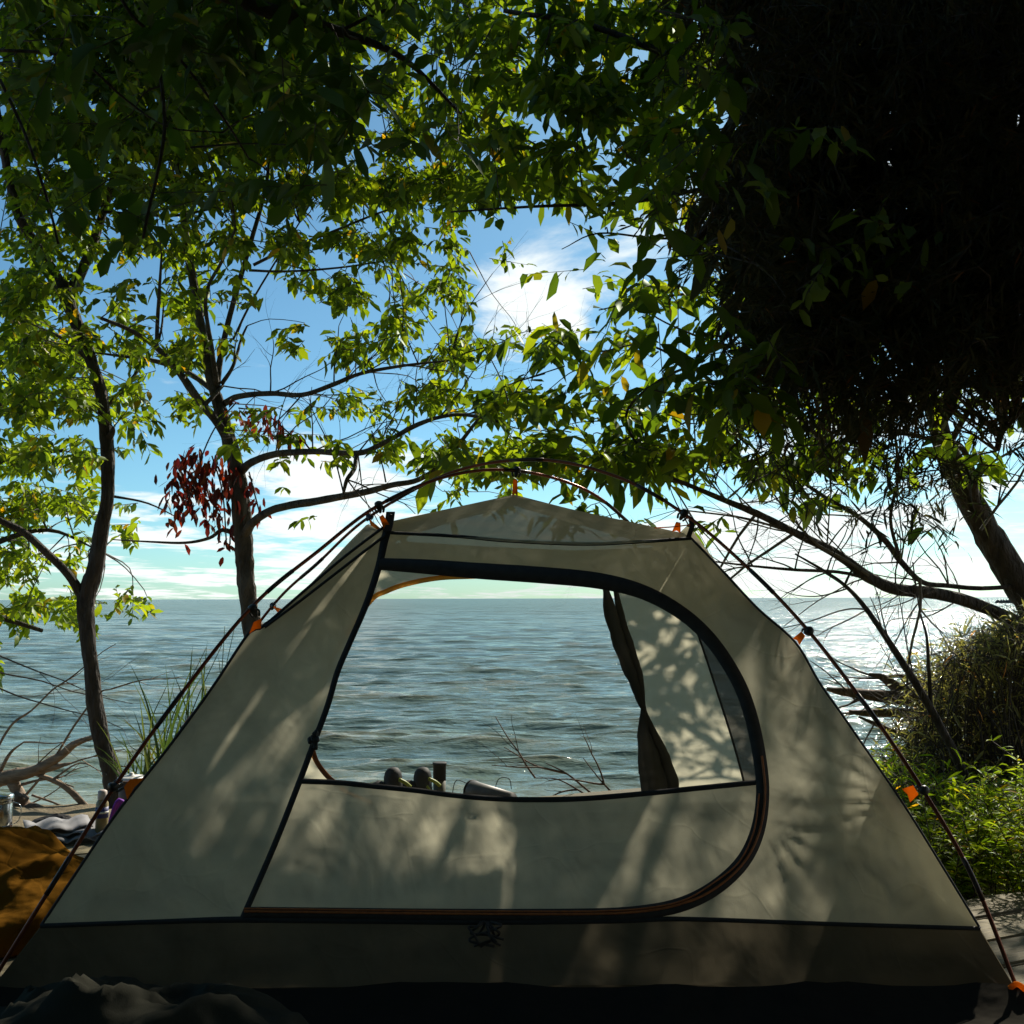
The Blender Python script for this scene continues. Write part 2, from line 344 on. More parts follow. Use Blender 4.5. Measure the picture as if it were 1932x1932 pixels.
# channel markers and a breakwater on the horizon
def marker(px, base_w, h, Y, label):
    b = P(px, 1128, Y); t = thing('channel_marker', label, 'sea marker', (b.x, Y, SEA))
    m = MB()
    for sx in (-1, 1):
        for sy in (-1, 1): tube(m, [(b.x + sx * base_w, Y + sy * base_w, SEA - 1), (b.x + sx * base_w * .5, Y + sy * base_w * .5, SEA + h * .6)], .18, 6, 1)
    for z in (.2, .4): box(m, (b.x, Y, SEA + h * z), (base_w * 2, base_w * 2, .25))
    m.build('frame', M['plastic'], t)
    m = MB(); box(m, (b.x, Y, SEA + h * .62), (base_w * 2.6, base_w * 2.6, .5), bev=.1); m.build('platform', M['plastic'], t)
    m = MB(); box(m, (b.x, Y, SEA + h * .8), (base_w * 1.1, base_w * .9, h * .3), bev=.15); m.build('lantern', M['plastic'], t); settle(t)
marker(1655, 1.5, 7.5, 1100, 'taller dark channel marker on the horizon beside the bare right hand limb')
marker(1551, 1.0, 5.0, 1200, 'smaller faint channel marker on the horizon left of the taller one')
m = MB()
for k in range(46):
    X = 1928 - 46 + k * 4.2; b = P(X, 1137, 260)
    lathe(m, (b.x, 260 + random.uniform(-1, 1), SEA - .6), [(1.0 * random.uniform(.7, 1.2), 0), (.9, .5), (.5, random.uniform(.8, 1.35)), (.05, 1.5)], 7)
tag(m.build('breakwater', simple('dark_rock', (.05, .045, .04), .9), smooth=False), 'low dark rock breakwater on the water at the right edge', 'breakwater')

# ------------------------------------------------------------------ deck
md = new_mat('weathered_planks'); g = N(md)
a = R(24)
tcx = g.n('ShaderNodeTexCoord'); mp = g.n('ShaderNodeMapping'); mp.inputs['Rotation'].default_value = (0, 0, -a); g.l(tcx.outputs['Object'], mp.inputs[0])
mp2 = g.n('ShaderNodeMapping'); mp2.inputs['Scale'].default_value = (1.2, 26, 8); g.l(mp.outputs[0], mp2.inputs[0])
nx = g.n('ShaderNodeTexNoise'); nx.inputs['Scale'].default_value = 3; nx.inputs['Detail'].default_value = 8; nx.inputs['Roughness'].default_value = .65; nx.inputs['Distortion'].default_value = .5; g.l(mp2.outputs[0], nx.inputs['Vector'])
ge = g.n('ShaderNodeNewGeometry')
c1 = g.ramp(nx.outputs[0], [(.3, (.06, .048, .026)), (.5, (.155, .13, .07)), (.72, (.235, .20, .115))])
c2 = g.ramp(ge.outputs['Random Per Island'], [(0, (.75, .75, .75)), (1, (1.15, 1.12, 1.05))])
mu = g.n('ShaderNodeMix', data_type='RGBA', blend_type='MULTIPLY'); mu.inputs['Factor'].default_value = 1; g.l(c1, mu.inputs[6]); g.l(c2, mu.inputs[7])
p = g.n('ShaderNodeBsdfPrincipled'); p.inputs['Roughness'].default_value = .8; g.l(mu.outputs[2], p.inputs['Base Color']); g.l(g.bump(nx.outputs[0], .8, .006), p.inputs['Normal']); g.out(p.outputs[0])
m = MB(); RZ = Matrix.Rotation(a, 3, 'Z'); u = Vector((math.cos(a), math.sin(a), 0)); v = Vector((-math.sin(a), math.cos(a), 0))
W_ = .148
o0 = Vector((1.30, 2.93, 0))
for k in range(-30, 14):
    vc = o0 + v * ((k + .5) * W_)
    u0 = -3.6; u1 = 2.2
    if k >= 1: u1 = -.12 + .066 * k + random.uniform(-.02, .02)      # the far planks stop left of the weeds

    if k > 8: u0 = -2.8
    cc = vc + u * ((u0 + u1) / 2); ln = u1 - u0
    # cut long planks in two
    cut = random.uniform(.3, .7) * ln
    for s0, s1 in ((0, cut - .002), (cut + .002, ln)):
        q = vc + u * (u0 + (s0 + s1) / 2)
        box(m, (q.x, q.y, -.02 + random.uniform(-.003, .001)), (s1 - s0, W_ - .010, .04), RZ, .006)
tag(m.build('deck', md, smooth=False), 'weathered grey wooden plank deck under the tent', kind='structure')

# ------------------------------------------------------------------ tent
TL = .56
def near(px, py, off=0.0):            # point on the leaning near wall
    d = ray(px, py); t = d.z / d.y
    Y = (2.27 + TL * EYE.z) / (1 - TL * t)
    q = P(px, py, Y); n = Vector((0, -1, TL)).normalized()
    return q + n * off
def far(px, py, off=0.0):
    d = ray(px, py); t = d.z / d.y    # far wall leans back toward us: Y = 3.86 - .56 z
    Y = (3.86 - TL * EYE.z) / (1 + TL * t)
    return P(px, py, Y) + Vector((0, -1, -TL)).normalized() * off
tent = thing('camping_tent', 'grey-beige dome tent with D-shaped mesh door and orange poles, standing on the plank deck', 'tent', (0, 3.06, 0))
def sheet(poly, fn, step, disp, name, mat, smooth_edge=6, parent=tent):
    pts = [Vector(p) for p in poly]
    edge = []
    for i in range(len(pts)):
        a_, b_ = pts[i], pts[(i + 1) % len(pts)]; n = max(1, int((b_ - a_).length / step))
        for k in range(n): edge.append(a_.lerp(b_, k / n))
    ne = len(edge); xs = [p.x for p in edge]; ys = [p.y for p in edge]; inner = []
    y = min(ys)
    while y < max(ys):
        x = min(xs) + (step / 2 if int(y / step) % 2 else 0)
        while x < max(xs): inner.append(Vector((x + .1 * step * random.random(), y + .1 * step * random.random()))); x += step
        y += step
    # keep interior points that are inside and not too near the edge
    E = np.array([(p.x, p.y) for p in edge]); keep = []
    for q in inner:
        if np.min((E[:, 0] - q.x) ** 2 + (E[:, 1] - q.y) ** 2) < (step * .55) ** 2: continue
        keep.append(q)
    vs, es, fs, *_ = delaunay_2d_cdt(edge + keep, [(i, (i + 1) % ne) for i in range(ne)], [], 1, 1e-4)
    # drop faces whose centre is outside of the outline
    def inside(x, y):
        x2 = np.roll(E[:, 0], -1); y2 = np.roll(E[:, 1], -1)
        c = ((E[:, 1] > y) != (y2 > y)) & (x < (x2 - E[:, 0]) * (y - E[:, 1]) / (y2 - E[:, 1] + 1e-12) + E[:, 0]); return c.sum() % 2
    F_ = [f for f in fs if inside(sum(vs[i].x for i in f) / 3, sum(vs[i].y for i in f) / 3)]
    V = []
    for q in vs:
        dd = np.min((E[:, 0] - q.x) ** 2 + (E[:, 1] - q.y) ** 2) ** .5
        V.append(tuple(fn(q.x, q.y, disp(q.x, q.y) * min(1, dd / 45))))
    mb = MB(); mb.add(V, F_)
    return mb.build(name, mat, parent)
def ribbon(px, fn, w, off, name, mat, parent=tent, sub=6, thick=.0015):
    """flat tape sewn along a line; w in pixels at the photo's 1932 scale (or one per point)"""
    ws = [w] * len(px) if np.isscalar(w) else w
    C = catmull([(*p, ww) for p, ww in zip(px, ws)], sub); C = np.array(C)
    T = np.gradient(C[:, :2], axis=0); T /= np.linalg.norm(T, axis=1)[:, None]; Nn = np.stack([-T[:, 1], T[:, 0]], -1)
    V = []; f = []
    for c, n in zip(C, Nn):
        for s, o in ((-.5, 0), (-.5, thick), (0, thick * 2), (.5, thick), (.5, 0)):
            q = c[:2] + n * c[2] * s; V.append(tuple(fn(q[0], q[1], off + o)))
    for i in range(len(C) - 1):
        for k in range(4): f.append((i*5+k, i*5+k+1, i*5+6+k, i*5+5+k))
    mb = MB(); mb.add(V, f); return mb.build(name, mat, parent)
def nz(x, y, s, o=0): return noise.noise(Vector((x * s, y * s, o)))
def ridge(v): return (1 - abs(v)) ** 3
def d_plain(x, y): return 1.9 * (.006 * nz(x, y, .006) + .0035 * nz(x, y, .017, 3) + .0022 * ridge(nz(x + 60 * nz(x, y, .01), y * .5, .022, 7) * 2.2))
def soft(v): return (.5 + .5 * v) ** 1.6
def d_right(x, y):
    d = d_plain(x, y)
    for (ox, oy, k, rad, amp, lo, hi) in ((1712, 1512, 46, 260, .012, 2.2, 4.5), (1445, 1560, 31, 270, .012, -.2, 1.6), (1500, 1215, 20, 200, .012, .8, 2.6), (727, 1010, 14, 200, .012, .1, 1.2)):
        r = math.hypot(x - ox, y - oy); an = math.atan2(y - oy, x - ox) % 6.283
        if lo < 0 and an > 5: an -= 6.283
        w = (.55 + .9 * nz(an * 3, k, 1.0, 2)) * math.exp(-(r / rad) ** 2) * min(1, r / 40) * max(0, min(1, (an - lo) * 3, (hi - an) * 3))
        d += amp * w * soft(math.sin(an * k * .5 + 1.1 * nz(x, y, .009, k)))
    return d
TAPE = [(735, 992), (726, 1020), (715, 1070), (692, 1140), (660, 1215), (637, 1270), (618, 1335), (592, 1405), (566, 1475), (520, 1592), (458, 1735)]
BAND = [(716, 1066), (800, 1071), (900, 1079), (1020, 1087), (1130, 1098), (1215, 1120), (1290, 1162), (1345, 1215), (1390, 1285), (1415, 1350), (1432, 1430), (1438, 1500), (1428, 1570), (1400, 1628), (1350, 1675), (1290, 1706), (1220, 1721), (1120, 1727), (900, 1727), (700, 1725), (462, 1722)]
SEAMW = [(566, 1475), (640, 1478), (700, 1484), (780, 1492), (850, 1501), (930, 1508), (1010, 1510), (1100, 1508), (1200, 1500), (1300, 1490), (1430, 1477)]
LEFT = [(732, 990), (650, 1052), (570, 1120), (497, 1183), (470, 1196), (400, 1300), (318, 1412), (225, 1530), (150, 1640), (78, 1748)]
RIGHT = [(1303, 1016), (1360, 1075), (1430, 1150), (1500, 1213), (1545, 1288), (1590, 1352), (1645, 1432), (1705, 1520), (1775, 1632), (1848, 1752)]
SEAMB = [(78, 1748), (300, 1740), (458, 1736), (700, 1738), (900, 1740), (1150, 1738), (1290, 1735), (1560, 1744), (1848, 1753)]
TOPS = [(727, 1006), (860, 1013), (960, 1022), (1100, 1028), (1200, 1024), (1303, 1017)]
def cm2(p, s=4): return [(float(a[0]), float(a[1])) for a in catmull([(x, y, 0) for x, y in p], s)]
cT, cB, cW = cm2(TAPE), cm2(BAND), cm2(SEAMW)
cL, cR, cS, cTop = LEFT, cm2(RIGHT, 2), cm2(SEAMB, 3), cm2(TOPS, 3)
iT = next(i for i, p in enumerate(cT) if p[1] > 1074)
iW = min(range(len(cT)), key=lambda i: abs(cT[i][1] - 1475))
iB = min(range(len(cB)), key=lambda i: math.hypot(cB[i][0] - 1434, cB[i][1] - 1477))
# left panel
sheet(cL + [p for p in cS if 78 < p[0] < 458] + cT[::-1][:-1], near, 16, d_plain, 'left_wall_panel', M['fabric'])
# panel over the door
iTB = min(range(len(cB)), key=lambda i: math.hypot(cB[i][0] - 1290, cB[i][1] - 1162))
sheet(cTop + cR[1:] + [p for p in cS[::-1] if 460 < p[0] < 1848] + cB[::-1], near, 7.5, d_right, 'right_wall_panel', M['fabric'])
# mesh window and lower door
win = cT[iT:iW + 1] + cW[1:] + cB[:iB][::-1]
sheet(win, near, 40, lambda x, y: -.002, 'mesh_window', M['net'])
low = cW + cB[iB + 1:] + cT[iW + 1:][::-1][1:]
sheet(low, near, 9, lambda x, y: d_plain(x, y) + .0035 * ridge(nz(x, y * .25, .018, 9) * 2), 'lower_door_panel', M['fabric'])
ribbon(TAPE, near, [15, 15, 13, 12, 11, 11, 11, 11, 11, 11, 11], .004, 'seam_tape', M['tape'])
zb = ribbon(BAND, near, [22, 27, 30, 31, 30, 27, 25, 25, 25, 25, 25, 25, 27, 28, 29, 28, 26, 24, 22, 21, 20], .005, 'door_zipper', M['zip'])
ribbon(BAND[10:], lambda x, y, o: near(x + (4 if x > 1300 else 0), y - 1, o), 4.5, .0085, 'zipper_coil', M['zipteeth'], zb)
ribbon([(x - 7 * (x > 1300), y - 6 * (y > 1650)) for x, y in BAND[11:]], near, 3, .0088, 'zipper_coil', M['zipteeth'], zb)
ribbon(SEAMW, near, 10, .004, 'window_seam', M['tape'])
ribbon(TOPS, near, 6, .003, 'roof_seam', M['tape'])
ribbon(SEAMB, near, [9, 9, 12, 12, 12, 11, 9, 8, 8], .004, 'floor_seam', M['tape'])
ribbon(LEFT, near, 5, .003, 'edge_seam', M['tape']); ribbon(RIGHT, near, 4, .003, 'edge_seam', M['tape'])
# wall pocket seam line on the right panel
# bathtub near side
tub = [(78, 1748)] + cS[1:] + [(1870, 1790), (1932, 1893), (1700, 1872), (1300, 1858), (900, 1860), (400, 1864), (-28, 1880)]
sheet(tub, near, 18, lambda x, y: d_plain(x, y) * 1.3, 'bathtub_wall', M['tub'])
# roof: near slope
AP = P(970, 937, 3.02)
def roofY(px, py):
    # plane through the two top corners and the apex
    a_, b_ = near(727, 1006), near(1303, 1017); n = (b_ - a_).cross(AP - a_); d = ray(px, py); t = (a_ - EYE).dot(n) / d.dot(n); return EYE + d * t, n.normalized()
def roof(px, py, off=0.0):
    q, n = roofY(px, py); return q - n * off if n.y > 0 else q + n * off
sheet([(727, 1006), (735, 984), (850, 959), (970, 937), (1130, 972), (1290, 1006), (1303, 1016)] + cTop[::-1][1:-1], roof, 15, lambda x, y: .6 * d_plain(x, y), 'roof_panel', M['fabric'])
def mir(q, k=.97): return Vector((q.x * k, 6.12 - q.y, q.z))
def strip(curves, name, mat, sub=1):
    mb = MB(); V = [tuple(p) for c in curves for p in c]; n = len(curves[0]); f = []
    for i in range(len(curves) - 1):
        for k in range(n - 1): f.append((i*n+k, i*n+k+1, (i+1)*n+k+1, (i+1)*n+k))
    mb.add(V, f); return mb.build(name, mat, tent)
# far roof slope
rt = [near(727, 1006), near(735, 984), roof(850, 959), AP, roof(1130, 972), roof(1290, 1006), near(1303, 1016)]
strip([rt, [q.lerp(mir(q), .5) + Vector((0, 0, .01)) for q in rt], [mir(q) + Vector((0, 0, -.02)) for q in rt]], 'far_roof_panel', M['fabric'])
# side walls
def side(edge, base, sgn, name):
    e = [near(*p) for p in edge] + [near(*base)]
    e[-1].z = max(e[-1].z, .0)
    n = 9; curves = []
    for i in range(n):
        s = i / (n - 1); cv = []
        for q in e:
            fq = mir(q); p = q.lerp(fq, s); h = max(0, min(1, (q.z - .55) / .5)); b = math.sin(math.pi * s)
            low_ = max(0, 1 - q.z / .5)
            p += Vector((sgn * (.015 * low_ * b + .012 * h * b), 0, .085 * h * b ** 1.3 * (1 if q.z < 1.02 else .3)))
            p.x += sgn * .003 * nz(i * 9, q.z * 30, .3); cv.append(p)
        curves.append(cv)
    k = len(e) - 2
    zs = [q.z for q in e]; i1 = next(i for i, z in enumerate(zs) if z < .84); i2 = next(i for i, z in enumerate(zs) if z < .47)
    strip([c[:i1 + 1] for c in curves], name, M['fabric']); strip([c[i1:i2 + 1] for c in curves], 'side_mesh', M['sidenet']); strip([c[i2:k + 1] for c in curves], name, M['fabric']); strip([c[k:] for c in curves], 'bathtub_wall', M['tub'])
side(cm2(LEFT, 3), (-28, 1880), -1, 'side_wall'); side(cm2(RIGHT, 3), (1932, 1893), 1, 'side_wall')
ribbon([(728, 1012), (650, 1072), (570, 1134), (500, 1186)], lambda x, y, o: near(x, y, o), 5, .006, 'edge_seam', M['tape'])
# far wall with its open door
farR = [near(*p) for p in cm2(RIGHT, 3)]; farL = [near(*p) for p in cm2(LEFT, 3)]
fr = [pix(mir(q)) for q in farR]; fl = [pix(mir(q)) for q in farL]
seamR, seamL = fr[-1], fl[-1]
def fx(px, pts):    # x of an outline at a height
    return np.interp(px, [p[1] for p in pts], [p[0] for p in pts])
OPL = [(900, 1086), (830, 1089), (770, 1100), (730, 1114), (698, 1134), (640, 1220), (600, 1320), (588, 1400), (596, 1432), (618, 1462), (650, 1490), (700, 1512)]
OPL = [(x, y) for x, y in OPL]; bot = 1522
topf = [pix(mir(near(x, y))) for x, y in ((727, 1006), (900, 1016), (1110, 1024), (1303, 1017))]
sheet([topf[0], topf[1], topf[2], (1150, 1082), (1090, 1084), (1000, 1086)] + cm2(OPL, 3) + [(1180, bot), (1215, bot + 4), (1215, seamR[1])] + [(x, seamL[1]) for x in (1000, 700)] + fl[::-1][:-1], far, 22, lambda x, y: d_plain(x, y), 'far_wall_panel', M['fabric'])
edgeR = [(1150, 1083), (1170, 1160), (1196, 1260), (1212, 1330), (1228, 1420), (1240, 1500), (1240, seamR[1])]
sheet([topf[2], topf[3]] + [(1300, 1160), (1318, 1200), (1348, 1290), (1380, 1390), (1402, 1470), (1412, 1520), (1424, seamR[1])] + edgeR[::-1], far, 20, lambda x, y: 1.6 * d_plain(x, y) + .006 * ridge(nz(x + .35 * y, y * .25, .02, 4) * 2), 'far_wall_panel', M['fabric'])
sheet([topf[3]] + fr[1:] + [(1424, seamR[1])] + [(1412, 1520), (1402, 1470), (1380, 1390), (1348, 1290), (1318, 1200), (1300, 1160)], far, 24, lambda x, y: 0, 'far_mesh_panel', M['netdark'])
ribbon([(1300, 1160), (1318, 1200), (1348, 1290), (1380, 1390), (1402, 1470), (1414, 1530)], far, 4, .003, 'edge_seam', M['tape'])
sheet([seamL, (700, seamL[1] + .1), (1240, seamR[1] + .1), seamR, pix(Vector((1.06, 3.85, .0))), pix(Vector((-1.08, 3.85, 0)))], far, 26, d_plain, 'bathtub_wall', M['tub'])
ribbon(OPL, far, 9, .004, 'far_door_zipper', M['web'])
ribbon([(588, 1402), (598, 1434), (618, 1462), (644, 1482)], far, 9, .006, 'far_door_trim', M['zipteeth'])
# gathered far door flap on the right of the opening
m = MB()
for cpts, rr in (([(1140, 1098), (1152, 1150), (1172, 1215), (1190, 1260), (1204, 1305), (1214, 1330)], [.008, .020, .024, .022, .014, .008]),
                 ([(1158, 1098), (1172, 1160), (1190, 1220), (1204, 1270), (1212, 1330)], [.006, .012, .013, .014, .008]),
                 ([(1212, 1330), (1214, 1370), (1222, 1420), (1232, 1460), (1238, 1530)], [.010, .022, .040, .050, .048]),
                 ([(1214, 1335), (1232, 1380), (1250, 1420), (1264, 1470), (1262, 1530)], [.010, .016, .020, .026, .026])):
    tube(m, [far(x, y, .03) for x, y in cpts], rr, 12, 6, jit=.35)
m.build('gathered_door_flap', M['netdark'], tent)
# floor
m = MB(); m.add([tuple(Vector((near(-28, 1880).x, 2.275, .006))), (near(1932, 1893).x, 2.275, .006), (1.08, 3.85, .006), (-1.1, 3.85, .006)], [(0, 1, 2, 3)]); m.build('tent_floor', M['tub'], tent)
# poles
def pole(pts, name='pole'):
    m = MB(); C = catmull([tuple(p) for p in pts], 10); tube(m, C, .0047, 10, 1); o = m.build(name, M['pole'], tent)
    L = np.cumsum([0] + [np.linalg.norm(C[i + 1] - C[i]) for i in range(len(C) - 1)]); 
    for s in np.arange(.25, L[-1], .41):
        i = int(np.searchsorted(L, s)) - 1
        j = int(np.searchsorted(L, s + .05)); mj = MB(); tube(mj, C[i:j + 2], .0056, 10, 1); mj.build('ferrule', M['polejoint'], o)
    return o
pole([P(-42, 1900, 2.24), P(0, 1828, 2.27), P(110, 1652, 2.33), P(220, 1478, 2.40), P(345, 1305, 2.48), P(478, 1142, 2.58), P(600, 1040, 2.69), P(715, 953, 2.80), P(850, 897, 2.93), P(975, 888, 3.06), P(1100, 922, 3.2), P(1185, 985, 3.33), (.60, 3.52, .90), (.85, 3.68, .55), (1.0, 3.80, .2), (1.1, 3.88, .01)])
pole([P(1946, 1915, 2.24), P(1925, 1880, 2.26), P(1835, 1655, 2.33), P(1740, 1489, 2.40), P(1640, 1340, 2.48), P(1525, 1190, 2.59), P(1415, 1075, 2.7), P(1290, 969, 2.82), P(1160, 898, 2.92), P(1010, 867, 3.05), P(850, 892, 3.18), P(697, 975, 3.26), P(600, 1062, 3.34), P(515, 1142, 3.42), P(400, 1300, 3.55), P(330, 1420, 3.66), (-1.1, 3.9, .01)])
# clips: hub on the pole, orange web to the cloth
def clip(pp, ends, w=.012, lab=None):
    c = Vector(pp); m = MB()
    dirv = (Vector(ends[0]) - c).normalized()
    lathe(m, c - dirv * .013, [(.007, 0), (.011, .003), (.011, .016), (.007, .020), (.005, .030), (.003, .034)], 10, dirv)
    for s in (-1, 1):
        sidev = dirv.cross(Vector((0, 1, 0))).normalized(); tube(m, [c + sidev * s * .004, c + sidev * s * .012 + dirv * .006, c + sidev * s * .008 + dirv * .02], .003, 6, 3)
    o = m.build('pole_clip', M['plastic'], tent)
    a_, b_ = Vector(ends[0]), Vector(ends[1]); q = c + dirv * .03; s_ = (b_ - a_).normalized() * w * .5; mid = (a_ + b_) / 2
    nn = Vector((0, -.0012, 0)); m = MB()
    vs = [q - s_, q + s_, b_, mid + (q - mid) * .18, a_]
    m.add([tuple(x + nn) for x in vs] + [tuple(x - nn) for x in vs], [(0, 1, 3, 4)[::1], (1, 2, 3), (9, 8, 6, 5), (8, 7, 6), (0, 4, 9, 5), (4, 3, 8, 9), (3, 2, 7, 8), (2, 1, 6, 7), (1, 0, 5, 6)])
    m.build('web_strap', M['web'], o, smooth=False)
clip(P(715, 955, 2.80), (P(724, 998, 2.84), P(735, 990, 2.84)))
clip(P(697, 976, 3.26), (P(704, 1012, 3.10), P(722, 1000, 3.02)))
clip(P(1290, 970, 2.82), (P(1268, 1003, 2.86), P(1284, 1006, 2.86)))
clip(P(1525, 1191, 2.59), (near(1494, 1209, .012), near(1506, 1221, .012)), .014)
clip(P(1741, 1491, 2.40), (near(1699, 1492, .012), near(1714, 1517, .012)), .022)
clip(P(478, 1150, 2.58), (P(492, 1186, 2.6), P(470, 1196, 2.6)), .02)
clip(P(515, 1143, 3.42), (P(524, 1156, 3.2), P(536, 1150, 3.1)))
clip(P(216, 1484, 2.40), (P(272, 1468, 2.45), P(240, 1508, 2.43)), .02)
clip(P(975, 889, 3.06), (P(966, 937, 3.02), P(977, 937, 3.02)), .012)
# buckle tabs on the top corners
def tab(pts, w, name):
    m = MB(); a_ = [Vector(p) for p in pts]; n = Vector((0, -.003, .001)); V = []
    for i, q in enumerate(a_):
        for s in (-1, 1):
            V.append(tuple(q + Vector((s * w / 2, 0, 0)))); V.append(tuple(q + Vector((s * w / 2, 0, 0)) + n * 1.3))
    f = []
    for i in range(len(a_) - 1):
        b_ = i * 4; f += [(b_, b_ + 2, b_ + 6, b_ + 4), (b_ + 1, b_ + 5, b_ + 7, b_ + 3), (b_, b_ + 4, b_ + 5, b_ + 1), (b_ + 2, b_ + 3, b_ + 7, b_ + 6)]
    f += [(0, 1, 3, 2), ((len(a_)-1)*4, (len(a_)-1)*4+2, (len(a_)-1)*4+3, (len(a_)-1)*4+1)]
    m.add(V, f); o = m.build(name, M['zip'], tent, smooth=False); return o
t1 = tab([near(731, 1006, .008), near(735, 992, .010), near(738, 971, .012)], .024, 'corner_tab')
m = MB(); lathe(m, near(737, 980, .018), [(.0055, 0), (.0055, .002), (.003, .003)], 12, Vector((0, -1, .3))); m.build('rivet', M['polejoint'], t1)
tab([near(1298, 1017, .008), near(1304, 1000, .012), near(1303, 984, .012)], .014, 'corner_tab')
m = MB(); tube(m, [P(1235, 996, 2.86), P(1270, 994, 2.84), P(1302, 990, 2.84)], .0018, 6, 4); m.build('guy_line', M['web'], tent)
# stake loop at near right corner
m = MB(); q = P(1928, 1888, 2.26)
tube(m, [q + Vector((-.03, 0, .02)), q + Vector((-.01, -.005, .035)), q + Vector((.012, -.01, .012)), q + Vector((0, -.01, -.012)), q + Vector((-.02, 0, 0))], .006, 8, 5); m.build('corner_loop', M['web'], tent)
# knots and cords on the door
m = MB(); r3 = random.Random(3)
for k in range(7):
    c0 = (915 + r3.uniform(-14, 14), 1752 + r3.uniform(-4, 10)); pts = [near(c0[0], 1742, .012)]
    for j in range(4): pts.append(near(c0[0] + r3.uniform(-26, 26), 1750 + j * 11 + r3.uniform(-6, 8), .012 + r3.uniform(0, .02)))
    tube(m, pts, .0028, 6, 5)
m.build('tied_cord', M['zip'], tent)
m = MB()
for k in range(6):
    tube(m, [near(594 + r3.uniform(-8, 8), 1388 + r3.uniform(-6, 30), .008 + .01 * r3.random()) for j in range(4)], .005, 6, 4)
m.build('zipper_pull', M['plastic'], tent)
settle(tent)

# ------------------------------------------------------------------ trees
def norm(a): return a / (np.linalg.norm(a, axis=-1, keepdims=True) + 1e-9)
LEAF_T = np.array([(0, 0), (.25, -.33), (.25, 0), (.25, .33), (.66, -.45), (.64, 0), (.66, .45), (1, 0)])   # along, across
def leaves_mesh(name, base, dirs, size, width, mat, parent, droop=.25, fold=.25):
    """base (n,3), dirs (n,3); one folded, drooping 8-vertex leaf at each"""
    n = len(base); d = norm(dirs); rnd = norm(rng.normal(size=(n, 3)))
    side = norm(np.cross(d, rnd * .8 + np.array([0, 0, 1.0]))); nrm = np.cross(side, d)
    al = LEAF_T[:, 0]; ac = LEAF_T[:, 1]
    V = base[:, None, :] + d[:, None, :] * (al[None, :, None] * size[:, None, None]) \
        + side[:, None, :] * (ac[None, :, None] * width[:, None, None]) \
        + nrm[:, None, :] * (np.abs(ac)[None, :, None] * (fold * width * rng.uniform(-.6, 3.0, n))[:, None, None]) \
        + nrm[:, None, :] * ((al * (1 - al))[None, :, None] * (size * rng.uniform(-.5, .5, n))[:, None, None]) \
        - np.array([0, 0, 1.0]) * ((al ** 2)[None, :, None] * (droop * size * rng.uniform(.1, 2.0, n))[:, None, None])
    o = np.arange(n)[:, None] * 8
    q = np.concatenate([np.stack([o[:, 0] + a for a in f], -1) for f in ((1, 4, 5, 2), (2, 5, 6, 3))])
    t = np.concatenate([np.stack([o[:, 0] + a for a in f], -1) for f in ((0, 1, 2), (0, 2, 3), (4, 7, 5), (5, 7, 6))])
    return fast_mesh(name, V.reshape(-1, 3), [q, t], mat, parent)
def crown(name, parts, twigs, parent, droop=.25, fold=.25):
    """all the leaves of one crown and the twigs that carry them, one mesh"""
    objs = []; Vs = []; Fs = []; mi = []; mats = []; n0 = 0
    for (B_, D_, s_, w_, mt) in parts:
        o = leaves_mesh('x', B_, D_, s_, w_, None, None, droop, fold); me = o.data
        v_ = np.empty(len(me.vertices) * 3, np.float32); me.vertices.foreach_get('co', v_); v_ = v_.reshape(-1, 3)
        k_ = len(B_); lp = np.empty(len(me.loops), np.int32); me.loops.foreach_get('vertex_index', lp)
        Fs.append(lp[:k_ * 8].reshape(-1, 4) + n0); Fs.append(lp[k_ * 8:].reshape(-1, 3) + n0)
        mi += [np.full(k_ * 2, len(mats)), np.full(k_ * 4, len(mats))]; mats.append(mt); Vs.append(v_); n0 += len(v_)
        bpy.data.objects.remove(o); bpy.data.meshes.remove(me)
    if twigs is not None:
        Vs.append(twigs[0]); Fs.append(twigs[1] + n0); mi.append(np.full(len(twigs[1]), len(mats))); mats.append(M['twigbark'])
    o = fast_mesh(name, np.concatenate(Vs), Fs, None, parent)
    for mt in mats: o.data.materials.append(mt)
    o.data.polygons.foreach_set('material_index', np.concatenate(mi).astype(np.int32)); return o
def grid_sample(grid, col0, row0, cell, ymax=99, jitter=.62):
    """cluster centres in the photo's frame, cell by cell, from coverage digits"""
    out = []
    for r, row in enumerate(grid):
        for c, ch in enumerate(row):
            if ch in ' .0': continue
            cov = min(.985, int(ch) / 9.2); out.append(((col0 + c) * 100, (row0 + r) * 100, -math.log(1 - cov)))
    return out
def rays_np(px, py):
    L = np.stack([(px - HALF) / F, (HALF - py) / F, -np.ones_like(px)], -1); D = L @ np.array(CR).T
    return D
def P_np(px, py, Y):
    D = rays_np(px, py); return np.array(EYE) + D * (Y / D[:, 1])[:, None]
HOLES = [(1010, 440, 60, 28), (905, 470, 45, 60), (960, 590, 95, 40), (1130, 560, 40, 30), (1255, 640, 60, 50), (1290, 520, 45, 55), (1170, 430, 90, 35), (720, 545, 26, 50), (800, 640, 18, 30), (560, 560, 35, 30),
         (480, 640, 50, 35), (640, 600, 30, 24), (855, 130, 26, 38), (690, 225, 34, 16), (590, 55, 26, 30), (765, 70, 20, 26), (840, 250, 20, 30), (950, 400, 35, 16), (520, 700, 60, 30), (600, 690, 40, 20), (420, 560, 20, 60), (265, 560, 22, 45), (225, 770, 30, 25), (250, 380, 40, 20),
         (620, 420, 24, 14), (700, 420, 18, 20), (480, 440, 18, 26), (780, 580, 18, 14), (1060, 430, 60, 16)]
